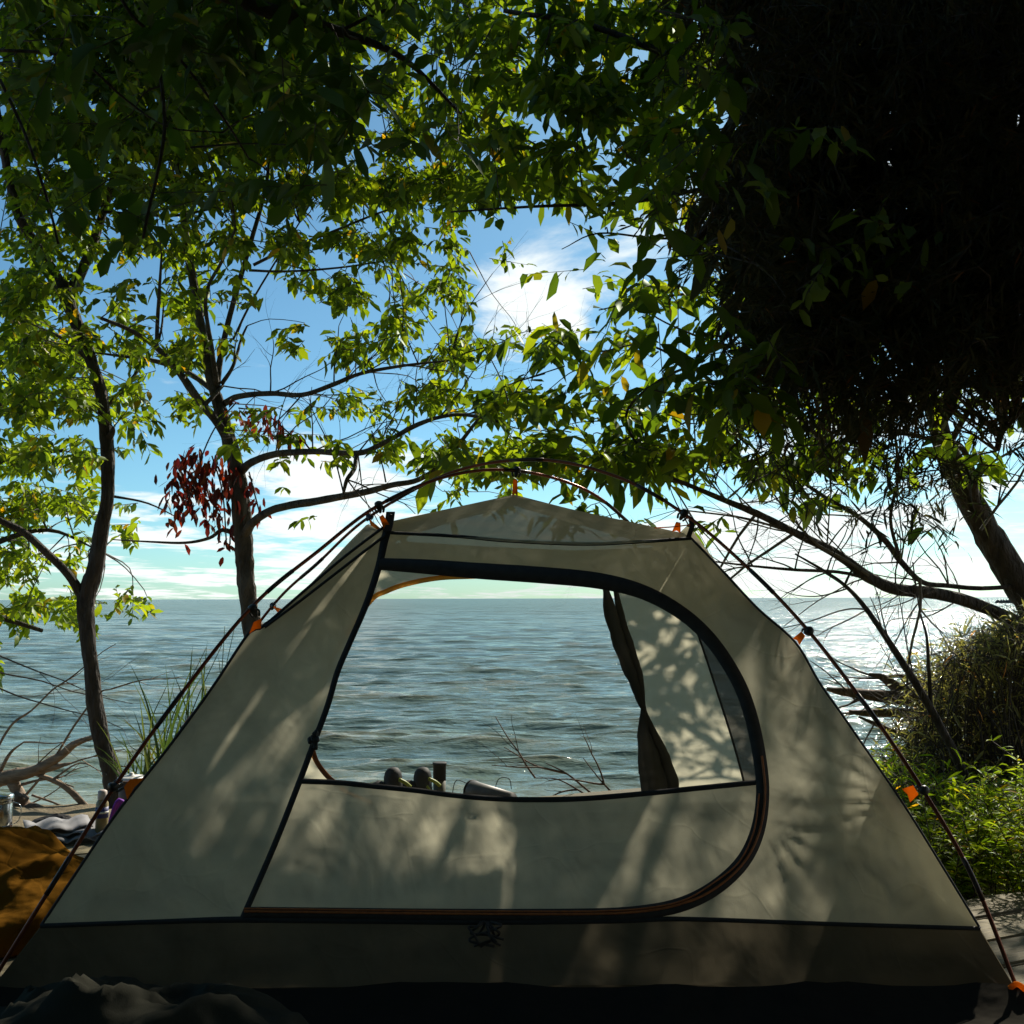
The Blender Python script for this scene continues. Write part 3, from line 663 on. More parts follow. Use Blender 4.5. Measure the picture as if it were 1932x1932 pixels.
def hole_keep(px, py):
    k = np.ones(len(px), bool)
    for x, y, a, b in HOLES:
        q = ((px - x) / a) ** 2 + ((py - y) / b) ** 2; k &= ~((q < 1) & (rng.random(len(px)) < .93))
    return k
def sprigs(grid, col0, row0, Ylo, Yhi, leaf, per=8, mul=1.0, yfun=None, holes=True, spread=1.0, aspect=.42, clump=True):
    """returns twig segments and leaf arrays for a crown; coverage digits give the leaf area per cell"""
    B = []; D = []; S_ = []; W2 = []; TW = []
    la = leaf * leaf * aspect * .62 * .62                      # mean projected leaf area, m2
    for gx0, gy0, tau in grid_sample(grid, col0, row0, 100):
        Ym = (Ylo + Yhi) / 2 if yfun is None else yfun(gx0, gy0)
        area = (100 / F * Ym) ** 2 * tau
        n = rng.poisson(max(.01, area / la / per * mul))
        if n == 0: continue
        px = gx0 + 100 * rng.random(n); py = gy0 + 100 * rng.random(n)
        if clump:   # pull toward a few clump centres so that gaps open between them
            nc = max(2, n // 5); cxs = gx0 + 115 * rng.random(nc) - 7; cys = gy0 + 115 * rng.random(nc) - 7; w = rng.integers(0, nc, n)
            px = px * .5 + cxs[w] * .5; py = py * .5 + cys[w] * .5
        if holes: k = hole_keep(px, py); px, py = px[k], py[k]
        if len(px) == 0: continue
        Y = (Ylo + (Yhi - Ylo) * rng.random(len(px))) if yfun is None else Ym + (Yhi - Ylo) * (rng.random(len(px)) - .5)
        C = P_np(px, py, Y)
        td = norm(rng.normal(size=C.shape) * [1, 1, .45] + [0, 0, -.25])
        L = leaf * (2.2 + 1.2 * rng.random(len(px))) * spread
        for i in range(len(px)):
            TW.append((C[i] - td[i] * L[i] * .5, C[i] + td[i] * L[i] * .5))
        m_ = per; s = (np.arange(m_) + .5) / m_
        st = C[:, None, :] + td[:, None, :] * (L[:, None, None] * (s[None, :, None] - .5))
        sv = norm(np.cross(td, [0, 0, 1.0])); alt = np.where(np.arange(m_) % 2, 1, -1)
        dd = td[:, None, :] * .55 + sv[:, None, :] * alt[None, :, None] * .8 + rng.normal(size=(len(px), m_, 3)) * .28 + np.array([0, 0, -.38])
        B.append(st.reshape(-1, 3)); D.append(dd.reshape(-1, 3)); sz = leaf * (.5 + .85 * rng.random(len(px) * m_)); S_.append(sz); W2.append(sz * aspect * (.85 + .3 * rng.random(len(sz))))
    return np.concatenate(B), np.concatenate(D), np.concatenate(S_), np.concatenate(W2), TW
def thin_twigs(TW, limbs, rad, frac=1.0, link_frac=.3, maxlink=1.2):
    """3-sided twigs under the leaves, some of them running back toward the nearest limb"""
    L = np.concatenate([np.array(catmull([tuple(p) for p in l], 6)) for l in limbs]) if limbs else None
    V = []; Fq = []; n = 0; rr = random.Random(4)
    for a_, b_ in TW:
        if rr.random() > frac: continue
        pts = [b_, a_]; rads = [rad * .5, rad]
        if L is not None and rr.random() < link_frac:
            d = np.linalg.norm(L - a_, axis=1); j = int(d.argmin())
            tgt = L[j]; vv = tgt - a_; dl = np.linalg.norm(vv)
            if dl > maxlink: tgt = a_ + vv / dl * maxlink
            mid = (a_ + tgt) / 2 + np.array([rr.uniform(-.1, .1), rr.uniform(-.1, .1), rr.uniform(-.02, .14)]) * min(1, dl)
            pts += [mid, tgt]; rads += [rad * 1.3, rad * 1.9]
        pts = np.array(catmull([tuple(p) for p in pts], 3 if len(pts) > 2 else 1)); rads = np.interp(np.linspace(0, 1, len(pts)), np.linspace(0, 1, len(rads)), rads)
        t = norm(np.gradient(pts, axis=0)); s = norm(np.cross(t, [0.3, .2, 1.0])); u_ = np.cross(t, s)
        ring = [pts + rads[:, None] * (math.cos(k * 2.094) * s + math.sin(k * 2.094) * u_) for k in range(3)]
        V.append(np.stack(ring, 1).reshape(-1, 3)); i = np.arange(len(pts) - 1)[:, None] * 3 + n
        for k in range(3): k2 = (k + 1) % 3; Fq.append(np.concatenate([i + k, i + k2, i + 3 + k2, i + 3 + k], 1))
        n += len(pts) * 3
    return np.concatenate(V), np.concatenate(Fq)
def fork(mb, start, dirv, length, rad, depth, rr, seg=5, spread=.7, up=.0, fall=.62, wob=.22):
    """a bare branch that keeps forking"""
    pts = [np.array(start, float)]; d = np.array(dirv, float); d /= np.linalg.norm(d); rads = [rad]
    for i in range(seg):
        d = d + np.array([rr.uniform(-wob, wob), rr.uniform(-wob, wob), rr.uniform(-wob, wob) + up]); d /= np.linalg.norm(d)
        pts.append(pts[-1] + d * length / seg); rads.append(rad * (1 - .6 * (i + 1) / seg))
    tube(mb, pts, rads, 5 if rad > .004 else 3, 2, cap=False)
    if depth <= 0: return
    for k in range(rr.choice((2, 3, 3))):
        i = rr.randint(1, seg); v_ = norm(pts[i] - pts[i - 1]); o = np.array([rr.uniform(-1, 1), rr.uniform(-.6, .6), rr.uniform(-1, 1)]); nd = v_ + o * spread
        fork(mb, pts[i], nd, length * fall * rr.uniform(.7, 1.15), rads[i] * .62, depth - 1, rr, max(3, seg - 1), spread, up, fall, wob)
def PX(lst, Y):   # polyline in the photo's frame at depths: (x, y[, Y])
    return [P(p[0], p[1], p[2] if len(p) > 2 else Y) for p in lst]

# -- tree with the dark trunk on the left
tA = thing('broadleaf_tree', 'tree with the dark leaning trunk left of the tent, forking high under the leaves', 'tree', P(222, 1560, 5.7))
YA = 5.6
limbsA = []
def limb(mb, pts, Y, rads, jit=.10, store=None, sides=12, sub=5):
    rads = [r_ * .87 for r_ in rads]
    q = PX(pts, Y); tube(mb, q, rads, sides, sub, jit=jit); store.append(q)
m = MB()
limb(m, [(240, 1640), (225, 1545), (208, 1450), (186, 1370), (172, 1260), (165, 1190), (162, 1130), (180, 1070), (193, 990), (203, 940), (202, 850), (192, 750), (172, 680), (148, 620), (125, 560), (118, 535)], YA, [.072, .062, .052, .048, .044, .045, .052, .047, .042, .039, .039, .036, .036, .039, .043, .042], store=limbsA, sides=20, jit=.18, sub=9)
limb(m, [(122, 555, YA), (95, 505, YA), (60, 450, YA - .1), (32, 400, YA - .2), (12, 310, YA - .3), (0, 240, YA - .4), (-20, 120, YA - .6)], YA, [.045, .036, .031, .028, .024, .02, .014], store=limbsA)
limb(m, [(125, 560, YA), (150, 520, YA + .1), (175, 460, YA + .15), (195, 400, YA + .2), (215, 330, YA + .2), (230, 220, YA + .1), (225, 100, YA)], YA, [.04, .034, .03, .026, .022, .018, .012], store=limbsA)
limb(m, [(158, 1128, YA), (130, 1085, YA - .05), (90, 1045, YA - .1), (45, 1005, YA - .15), (0, 982, YA - .2), (-70, 950, YA - .3)], YA, [.034, .026, .024, .022, .02, .016], store=limbsA)
limb(m, [(203, 830, YA), (212, 815, YA - .03), (214, 806, YA - .05)], YA, [.026, .017, .009], store=limbsA)
limb(m, [(205, 935, YA), (280, 950, YA + .1), (350, 985, YA + .1)], YA, [.010, .006, .003], store=limbsA, sides=6)
limb(m, [(180, 690, YA), (120, 640, YA + .2), (60, 610, YA + .4), (0, 560, YA + .5)], YA, [.016, .012, .009, .006], store=limbsA, sides=8)
limb(m, [(200, 770, YA), (260, 700, YA + .2), (300, 640, YA + .3), (310, 560, YA + .4)], YA, [.012, .010, .008, .005], store=limbsA, sides=8)
limb(m, [(195, 400, YA), (320, 407, YA - .2), (395, 395, YA - .3), (480, 380, YA - .4)], YA, [.010, .009, .007, .004], store=limbsA, sides=8)
m.build('trunk', M['bark'], tA)
gA = ["99999",   # -200
      "99999",   # -100
      "99998",   # 0
      "99998",
      "99995",
      "89864",
      "76532",   # 400
      "85430",
      "84320",
      "85230",
      "42100",
      "10000"]
B, D, s1, w1, TW = sprigs(gA, 0, -2, 4.9, 6.4, .061, mul=2.35, aspect=.52)
h = len(B) * 5 // 10; pm = rng.permutation(len(B))
crown('crown', [(B[pm[:h]], D[pm[:h]], s1[pm[:h]], w1[pm[:h]], M['leafM']), (B[pm[h:]], D[pm[h:]], s1[pm[h:]], w1[pm[h:]], M['leafB'])], thin_twigs(TW, limbsA, .0020, .6, .15, .6), tA)
settle(tA)

# -- pale green tree at the far left by the water
tD = thing('broadleaf_tree', 'sunlit yellow-green tree at the left edge, its low crown hanging over the water', 'tree', P(-120, 1420, 8.4))
m = MB(); limbsD = []
limb(m, [(-150, 1480), (-130, 1300), (-110, 1100), (-90, 900), (-80, 700)], 8.4, [.12, .10, .09, .07, .05], store=limbsD)
for pts in ([(-110, 1090), (-20, 1030), (90, 1000), (190, 1040)], [(-120, 1150), (-20, 1160), (80, 1190)], [(-95, 930), (20, 860), (120, 850)], [(-90, 800), (60, 740), (160, 690)]):
    limb(m, pts, 8.3, [.04, .03, .018, .006][:len(pts)], store=limbsD, sides=8)
m.build('trunk', M['bark'], tD)
gD = ["876",    # 600
      "7642",
      "863",
      "8741",
      "8621",
      "7662",   # 1100
      "6"]
B, D, s1, w1, TW = sprigs(gD, -1, 6, 7.8, 9.2, .082, mul=2.3, aspect=.54, holes=False)
k = ~((B[:, 2] < 0))
B, D, s1, w1 = B[k], D[k], s1[k], w1[k]
crown('crown', [(B, D, s1, w1, M['leafB'])], thin_twigs(TW, limbsD, .004, .5), tD)
m = MB(); rr = random.Random(9)
for p_ in ((-30, 1225), (-40, 1260), (-20, 1290)): fork(m, P(*p_, 7.6), (1, .1, -.25), 1.1, .007, 3, rr)
m.build('bare_twigs', M['twigbark'], tD); settle(tD)

# -- tree with the rough pale trunk behind the tent
tB = thing('broadleaf_tree', 'tree with the rough spreading trunk rising just behind the left shoulder of the tent', 'tree', P(520, 1600, 5.3))
YB = 5.3; m = MB(); limbsB = []
limb(m, [(545, 1640), (520, 1420), (490, 1260), (474, 1170), (464, 1090), (458, 1010), (452, 930), (442, 870), (424, 800), (408, 745)], YB, [.075, .066, .058, .053, .047, .054, .049, .044, .038, .033], jit=.26, store=limbsB, sides=18, sub=8)
limb(m, [(408, 750), (392, 690), (380, 620), (366, 540), (352, 460), (345, 390), (335, 300), (330, 200), (310, 80), (300, -40)], YB, [.034, .030, .028, .026, .024, .022, .02, .018, .014, .01], store=limbsB)
limb(m, [(408, 740), (415, 680), (430, 610), (455, 520), (478, 440), (500, 360), (520, 240), (560, 120)], YB, [.022, .018, .017, .015, .013, .011, .009, .006], store=limbsB)
limb(m, [(410, 735, 5.3), (400, 660, 5.2), (388, 560, 5.1), (420, 490, 5.0), (445, 430, 4.9)], YB, [.018, .014, .011, .009, .007], store=limbsB)
limb(m, [(418, 725, 5.3), (440, 690, 5.3), (455, 640, 5.4), (466, 615, 5.4)], YB, [.014, .011, .008, .006], store=limbsB, sides=8)
limb(m, [(440, 850, 5.3), (412, 800, 5.25), (375, 755, 5.2), (340, 705, 5.15), (300, 660, 5.1), (250, 625, 5.0), (190, 600, 4.9)], YB, [.030, .025, .024, .020, .017, .013, .009], store=limbsB)
limb(m, [(400, 735, 5.3), (350, 700, 5.4), (290, 680, 5.5), (230, 672, 5.5), (175, 665, 5.6)], YB, [.018, .015, .012, .009, .005], store=limbsB, sides=8)
limb(m, [(295, 660, 5.1), (297, 610, 5.1), (300, 560, 5.0), (305, 480, 4.9)], YB, [.012, .012, .010, .006], store=limbsB, sides=8)
limb(m, [(385, 765, 5.2), (405, 745, 5.25), (420, 728, 5.3)], YB, [.014, .012, .010], store=limbsB, sides=8)
limb(m, [(425, 760, 5.3), (450, 748, 5.2), (510, 742, 5.1), (570, 745, 5.0), (630, 725, 4.95), (680, 705, 4.9), (760, 690, 4.8), (850, 680, 4.7)], YB, [.020, .017, .015, .013, .013, .010, .008, .005], store=limbsB, sides=10)
limb(m, [(455, 890, 5.3), (475, 872, 5.2), (520, 857, 5.1), (590, 852, 5.0), (675, 855, 4.9), (720, 838, 4.85), (780, 805, 4.8), (830, 787, 4.7), (880, 783, 4.7), (960, 800, 4.6)], YB, [.026, .022, .020, .017, .016, .014, .013, .010, .009, .006], store=limbsB, sides=10)
limb(m, [(672, 857, 4.9), (668, 885, 4.85), (655, 905, 4.8), (648, 930, 4.8)], YB, [.010, .012, .011, .008], jit=.2, store=limbsB, sides=8)
limb(m, [(460, 1012, 5.3), (478, 985, 5.2), (520, 960, 5.1), (600, 945, 5.0), (690, 928, 4.9), (740, 915, 4.8), (790, 905, 4.8), (840, 870, 4.7), (880, 820, 4.6), (910, 780, 4.5)], YB, [.030, .026, .022, .021, .018, .016, .015, .012, .010, .006], jit=.14, store=limbsB, sides=10)
limb(m, [(450, 1010, 5.3), (420, 1000, 5.3), (395, 1015, 5.3), (350, 1024, 5.3), (280, 1022, 5.3), (212, 1018, 5.3)], YB, [.018, .013, .010, .008, .006, .003], store=limbsB, sides=8)
limb(m, [(728, 910, 4.8), (722, 880, 4.8), (712, 850, 4.8)], YB, [.005, .004, .003], store=limbsB, sides=6)
limb(m, [(565, 420, 5.0), (480, 560, 5.0), (440, 640, 5.1)], YB, [.004, .006, .007], store=limbsB, sides=6)
limb(m, [(478, 500), (540, 470), (620, 440), (720, 400), (820, 370)], 5.1, [.010, .009, .008, .006, .004], store=limbsB, sides=8)
limb(m, [(470, 510), (540, 512), (640, 505), (740, 490)], 5.1, [.008, .007, .006, .004], store=limbsB, sides=8)
m.build('trunk', M['barkpale'], tB)
m = MB(); rr = random.Random(77)
for l in limbsB[8:12]:
    for q in l[2:]:
        for k in range(2): fork(m, q, (rr.uniform(-.2, 1), rr.uniform(-.3, .3), rr.uniform(-.5, 1)), rr.uniform(.25, .5), .0042, 2, rr)
m.build('bare_twigs', M['twigbark'], tB)
gB = ["79999988",   # -200 ; col 2..
      "79999988",   # -100
      "69999767",   # 0
      "59998737",
      "58998757",
      "47888887",   # 300
      "25667762",   # 400
      "24446740",   # 500
      "24325672",   # 600
      "2212336400"[:8],   # 700
      "00221266"[:8],   # 800
      "00110013"]
B, D, s1, w1, TW = sprigs(gB, 2, -2, 4.5, 6.0, .059, mul=2.15, aspect=.52)
h = len(B) * 65 // 100; pm = rng.permutation(len(B))
crown('crown', [(B[pm[:h]], D[pm[:h]], s1[pm[:h]], w1[pm[:h]], M['leafB']), (B[pm[h:]], D[pm[h:]], s1[pm[h:]], w1[pm[h:]], M['leafM'])], thin_twigs(TW, limbsB, .0020, .8, .15, .6), tB)
settle(tB)

# -- red creeper hanging by that trunk
tR = thing('red_creeper', 'hanging bunch of dark red autumn leaves on the rough trunk left of the tent', 'creeper', P(440, 860, 5.15))
cl = [(365, 860, 26, 22, 60), (345, 900, 24, 40, 70), (380, 905, 22, 40, 80), (400, 930, 26, 45, 80), (330, 945, 16, 40, 40), (360, 960, 22, 40, 50), (408, 975, 16, 30, 35), (428, 1030, 6, 22, 12), (470, 925, 14, 30, 22), (490, 955, 10, 25, 18), (455, 775, 22, 20, 22), (495, 785, 24, 24, 30), (520, 805, 18, 20, 18), (560, 820, 14, 20, 16), (440, 900, 14, 50, 30), (405, 870, 18, 20, 24)]
px = np.concatenate([rng.normal(a, c_ * .75, n_) for a, b, c_, d_, n_ in cl]); py = np.concatenate([rng.normal(b, d_ * .55, n_) for a, b, c_, d_, n_ in cl])
C = P_np(px, py, 5.1 + .25 * rng.random(len(px))); keep_ = rng.random(len(px)) < .62; C = C[keep_]; n_ = len(C)
leaves_mesh('leaves', C, rng.normal(size=(n_, 3)) * .45 + [0, 0, -.9], .055 * (.7 + .6 * rng.random(n_)), .026 * (.8 + .4 * rng.random(n_)), M['leafR'], tR)
m = MB()
for pts in ([(445, 760), (410, 800), (385, 850), (370, 900), (350, 960)], [(400, 860), (420, 930), (428, 1035)], [(450, 770), (500, 780), (565, 835)], [(470, 890), (480, 930), (492, 975)]): tube(m, PX(pts, 5.15), .004, 5, 5)
m.build('vine', M['twigbark'], tR); settle(tR)

# -- tree on the right: leaning trunk, long bare limbs, broad leaves across the middle
tC = thing('broadleaf_tree', 'leaning tree at the right edge with long bare limbs reaching over the tent', 'tree', P(2080, 1500, 5.0))
YC = 5.0; m = MB(); limbsC = []
limb(m, [(2090, 1560), (2040, 1350), (1985, 1200), (1932, 1115), (1895, 1060), (1860, 1000), (1820, 925), (1795, 870), (1775, 820), (1762, 770), (1740, 700), (1700, 600)], YC, [.13, .115, .098, .086, .08, .074, .068, .06, .054, .046, .036, .022], jit=.14, store=limbsC, sides=16)
limb(m, [(1990, 1210, 5.0), (1932, 1182, 4.95), (1880, 1155, 4.9), (1810, 1130, 4.85), (1750, 1118, 4.8), (1690, 1112, 4.8), (1640, 1090, 4.75), (1600, 1060, 4.7), (1560, 1035, 4.7), (1500, 1005, 4.6), (1430, 970, 4.5), (1370, 945, 4.4), (1310, 920, 4.3), (1240, 890, 4.2)], YC, [.05, .040, .034, .032, .032, .031, .029, .026, .024, .020, .017, .014, .011, .007], jit=.16, store=limbsC, sides=12)
limb(m, [(1935, 1105, 5.0), (1850, 1110, 4.9), (1790, 1105, 4.9), (1740, 1098, 4.85), (1700, 1060, 4.8), (1670, 1020, 4.8), (1620, 975, 4.7), (1560, 940, 4.7), (1500, 900, 4.6)], YC, [.012, .012, .013, .014, .016, .016, .013, .011, .008], store=limbsC, sides=8)
limb(m, [(1860, 1000, 5.0), (1840, 940, 4.9), (1835, 890, 4.85), (1810, 840, 4.8), (1760, 830, 4.75), (1680, 815, 4.7), (1580, 820, 4.6)], YC, [.028, .022, .018, .015, .012, .01, .006], store=limbsC, sides=10)
limb(m, [(1785, 850, 5.0), (1840, 760, 4.9), (1932, 690, 4.8), (2000, 650, 4.7)], YC, [.02, .016, .014, .012], store=limbsC, sides=8)
limb(m, [(1690, 1112, 4.8), (1600, 1082, 4.7), (1500, 1075, 4.6), (1420, 1068, 4.6), (1335, 1058, 4.5)], YC, [.010, .009, .008, .006, .004], store=limbsC, sides=8)
limb(m, [(1700, 1060, 4.8), (1680, 980, 4.7), (1695, 900, 4.6), (1690, 830, 4.5)], YC, [.011, .009, .008, .007], store=limbsC, sides=8)
limb(m, [(1240, 890, 4.2), (1180, 790, 4.2), (1240, 720, 4.2), (1330, 680, 4.2)], YC, [.006, .007, .007, .006], store=limbsC, sides=6)
limb(m, [(1500, 700, 4.5), (1400, 660, 4.4), (1330, 640, 4.4), (1240, 600, 4.3), (1200, 560, 4.3)], YC, [.01, .009, .006, .004, .003], store=limbsC, sides=6)
limb(m, [(1560, 560, 4.4), (1420, 545, 4.4), (1250, 560, 4.3), (1130, 585, 4.2)], YC, [.012, .009, .006, .003], store=limbsC, sides=6)
limb(m, [(1400, 760, 4.4), (1300, 690, 4.3), (1220, 650, 4.3), (1150, 660, 4.2)], YC, [.009, .007, .005, .003], store=limbsC, sides=6)
limb(m, [(1500, 420, 4.3), (1380, 440, 4.3), (1250, 450, 4.2), (1130, 440, 4.2), (1060, 470, 4.1)], YC, [.012, .010, .006, .004, .002], store=limbsC, sides=6)
limb(m, [(1600, 300, 4.3), (1400, 340, 4.3), (1200, 380, 4.2), (1000, 390, 4.1), (850, 400, 4.1)], YC, [.016, .013, .010, .007, .004], store=limbsC, sides=8)
limb(m, [(1900, 780, 4.9), (1700, 400, 4.6), (1450, 200, 4.3), (1150, 60, 4.1), (950, 20, 4.0)], YC, [.03, .028, .022, .015, .01], store=limbsC, sides=8)
m.build('trunk', M['bark'], tC)
m = MB(); rr = random.Random(22)
for l in limbsC[1:4] + [limbsC[5], limbsC[6]]:
    for q in l[2:]:
        for k in range(2):
            fork(m, q, (rr.uniform(-1, .4), rr.uniform(-.3, .3), rr.uniform(-.5, 1)), rr.uniform(.25, .55), .0042, 3, rr, wob=.25)
for p_, d_ in (((1640, 1085), (-.9, 0, .4)), ((1560, 1035), (-.8, 0, .5)), ((1500, 1005), (-.8, 0, -.5)), ((1430, 965), (-.6, .1, -.7)), ((1735, 1090), (.1, 0, -1)), ((1850, 1000), (.5, 0, .8)), ((1800, 900), (1, 0, .4))):
    fork(m, P(*p_, 4.7), d_, .7, .008, 4, rr, wob=.22)
m.build('bare_twigs', simple('grey_twig', (.12, .105, .085), .85, .3, 30, .3), tC)
gC = ["5678876533",  # -200, col 7...
      "5578877633",
      "07899986422222",    # 0
      "05799986422222",
      "04888965322222",    # 200
      "05888866322222",    # 300
      "01125443322102",    # 400
      "00024543222102",    # 500
      "00166444222112",    # 600
      "01778888765433",    # 700
      "06899998765312",    # 800
      "00353233233211"]    # 900
B, D, s1, w1, TW = sprigs(gC, 7, -2, 3.9, 5.0, .088, mul=1.65, aspect=.48)
k = ~((B[:, 2] < 1.22) & (B[:, 1] < 4.2)); B, D, s1, w1 = B[k], D[k], s1[k], w1[k]
h = len(B) * 30 // 100; pm = rng.permutation(len(B))
crown('crown', [(B[pm[:h]], D[pm[:h]], s1[pm[:h]], w1[pm[:h]], M['leafB']), (B[pm[h:]], D[pm[h:]], s1[pm[h:]], w1[pm[h:]], M['leafM'])], thin_twigs(TW, limbsC, .0020, .6, .15, .3), tC)
GN2 = ["330000", "3310000", "342100", "3311200", "2101210", "3201100", "342000", "352000"]
B, D, s1, w1, TW = sprigs(GN2, 12, 0, 2.45, 2.8, .070, mul=2.2, aspect=.5, holes=False, per=6)
crown('near_sprays', [(B, D, s1, w1, M['leafM'])], thin_twigs(TW, limbsC, .0018, .8, 0), tC)
settle(tC)

# -- near dark branch overhead: its tree stands beside the camera on the left
tN = thing('broadleaf_tree', 'dark shaded branch with large leaves hanging nearest, across the top of the view', 'tree', (-2.6, .6, 0))
m = MB(); limbsN = []
q = [Vector((-2.6, .6, -.1)), Vector((-2.55, .65, 1.2)), Vector((-2.3, .9, 2.3)), Vector((-1.9, 1.4, 2.9))] + PX([(100, -160, 2.5), (330, -60, 2.5), (480, 10, 2.5), (640, 60, 2.6), (760, 110, 2.6), (870, 215, 2.7)], 2.5)
tube(m, q, [.11, .1, .08, .06, .04, .028, .02, .013, .008, .003], 12, 5, jit=.1); limbsN.append(q)
for pts in ([(0, 95, 2.7), (90, 100, 2.7), (160, 120, 2.7), (240, 190, 2.8), (320, 240, 2.8), (420, 250, 2.8)], [(200, -60, 2.5), (250, 30, 2.5), (330, 100, 2.6), (420, 220, 2.7), (470, 300, 2.8)], [(640, 60, 2.6), (700, 30, 2.6), (740, 15, 2.6)], [(0, 150, 2.8), (50, 260, 2.8), (90, 380, 2.8), (110, 460, 2.8)], [(300, 120, 2.6), (310, 250, 2.5), (280, 400, 2.5), (270, 450, 2.5)]):
    limb(m, pts, 2.5, [.0055, .005, .0045, .004, .003, .002][:len(pts)], store=limbsN, sides=7)
m.build('trunk', M['bark'], tN)
gN = ["777888860",
      "556788862",
      "344667630",    # 0
      "333457720",
      "222246741",    # 200
      "122321100",
      "003100000"]
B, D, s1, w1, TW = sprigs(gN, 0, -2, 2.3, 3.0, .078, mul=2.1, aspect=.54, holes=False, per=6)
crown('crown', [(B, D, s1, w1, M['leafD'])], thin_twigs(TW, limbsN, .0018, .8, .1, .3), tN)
# unseen crown leaves added over and behind the camera to darken the foreground
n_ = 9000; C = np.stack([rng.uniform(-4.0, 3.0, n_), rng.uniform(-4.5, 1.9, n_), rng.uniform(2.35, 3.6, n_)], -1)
leaves_mesh('overhead_shade_leaves', C, rng.normal(size=(n_, 3)) + [0, 0, -.3], .16 + .10 * rng.random(n_), .09 + .05 * rng.random(n_), M['leafD'], tN)
settle(tN)

# -- juniper on the right
tJ = thing('juniper_tree', 'black-looking juniper with feathery drooping sprays filling the upper right', 'juniper', (2.5, 2.6, 0))
m = MB(); limbsJ = []
q = [Vector((2.55, 2.6, -.15)), Vector((2.5, 2.65, 1.0)), Vector((2.4, 2.8, 2.0)), Vector((2.2, 3.0, 3.2))]
tube(m, q, [.13, .12, .09, .06], 14, 6, jit=.12); limbsJ.append(q)
for pts in ([(2350, 700, 2.9), (1932, 560, 3.2), (1700, 520, 3.4), (1500, 540, 3.5), (1380, 560, 3.5)], [(2300, 500, 2.9), (1900, 380, 3.1), (1600, 330, 3.3), (1350, 300, 3.4), (1280, 330, 3.4)], [(2300, 250, 2.9), (1900, 120, 3.0), (1600, 100, 3.1), (1350, 60, 3.2)], [(2400, 800, 2.9), (1932, 740, 3.2), (1760, 720, 3.3), (1620, 780, 3.4), (1560, 840, 3.4)], [(2300, 820, 2.9), (1980, 760, 3.1), (1900, 800, 3.1), (1880, 850, 3.1)], [(1500, 540, 3.5), (1400, 610, 3.5), (1360, 640, 3.5)], [(1400, 320, 3.4), (1340, 420, 3.4), (1290, 480, 3.4)]):
    limb(m, pts, 3.2, [.03, .02, .014, .009, .004][:len(pts)], store=limbsJ, sides=8)
m.build('trunk', M['bark'], tJ)
gJ = ["3999999999",   # -200 col 12
      "3999999999",
      "2899999999",   # 0
      "2799999999",
      "3899999988",   # 200
      "4999999999",
      "3999999999",   # 400
      "0599999999",
      "0699999988",   # 600
      "0388987676",
      "0045653144",   # 800
      "0002320012"]
B = []; D = []; TWj = []
cells = grid_sample(gJ, 12, -2, 100)
for gx0, gy0, tau in cells:
    n = rng.poisson(11 * tau / 4.0 * (1.25 if tau > 3 else 1.0)) + (tau > 1)
    for i in range(n * 2):
        px_ = gx0 + 110 * rng.random() - 5; py_ = gy0 + 110 * rng.random() - 5
        if px_ < 1345 + 22 * math.sin(py_ * .03) and rng.random() < .72 and py_ > 150: continue
        Y_ = rng.uniform(2.7, 3.9 if gy0 < 450 else 3.45)
        c = np.array(P(px_, py_, Y_)); d = rng.normal(size=3) * [1, .8, .35] + [-.5, 0, -.35]; d /= np.linalg.norm(d); L = rng.uniform(.14, .30)
        nb_ = int(L / .012); s = np.linspace(0, 1, nb_)
        pts = c + d * (s[:, None] - .5) * L + np.array([0, 0, -1]) * (s[:, None] ** 2) * L * .3
        TWj.append((pts[0], pts[-1]))
        br = rng.normal(size=(nb_, 3)) * .6 + d * .8 + [0, 0, -.15]
        B.append(pts); D.append(br)
        # second order tips
        B.append(pts + norm(br) * .025); D.append(br + rng.normal(size=(nb_, 3)) * .7)
B = np.concatenate(B); D = np.concatenate(D); n_ = len(B)
s1 = .045 * (.5 + rng.random(n_)); w1 = .0065 * (.8 + .5 * rng.random(n_))
crown('foliage', [(B, D, s1, w1, M['juniper'])], thin_twigs(TWj, limbsJ, .0025, .5, .5, .6), tJ, .15, .1)
# dense dead inner foliage
B = []
for gx0, gy0, tau in cells:
    if tau < 3: continue
    n = 90; px = gx0 + 100 * rng.random(n); py = gy0 + 100 * rng.random(n); k = (px > np.where(py > 430, 1400, 1325) + 34 * np.sin(py * .021) + 48 * rng.normal(size=n)) & (py < np.where(px > 1640, 665, 715) + 38 * np.sin(px * .021) + 40 * rng.normal(size=n)) & (rng.random(n) < np.where(py > 600, .6, 1))
    B.append(P_np(px, py, (rng.uniform(3.2, 4.1, n) if gy0 < 450 else rng.uniform(3.0, 3.5, n)))[k])
B = np.concatenate(B); n_ = len(B)
leaves_mesh('inner_foliage', B, rng.normal(size=(n_, 3)) + [0, 0, -.5], .10 + .08 * rng.random(n_), .035 + .03 * rng.random(n_), M['juniper'], tJ)
n_ = 7000; C = np.stack([rng.uniform(1.2, 4.2, n_), rng.uniform(-2.5, 3.0, n_), rng.uniform(1.3, 4.0, n_)], -1)  # unseen leaves added outside the view to block the sky
px_all = np.array([pix(c) if c[1] > .3 else (9999, 0) for c in C]); k = (px_all[:, 0] > 2250) | (px_all[:, 1] < -120)
C = C[k]; n_ = len(C); leaves_mesh('outer_shade_leaves', C, rng.normal(size=(n_, 3)) + [0, 0, -.3], .16 + .1 * rng.random(n_), .06 + .05 * rng.random(n_), M['juniper'], tJ)
settle(tJ)

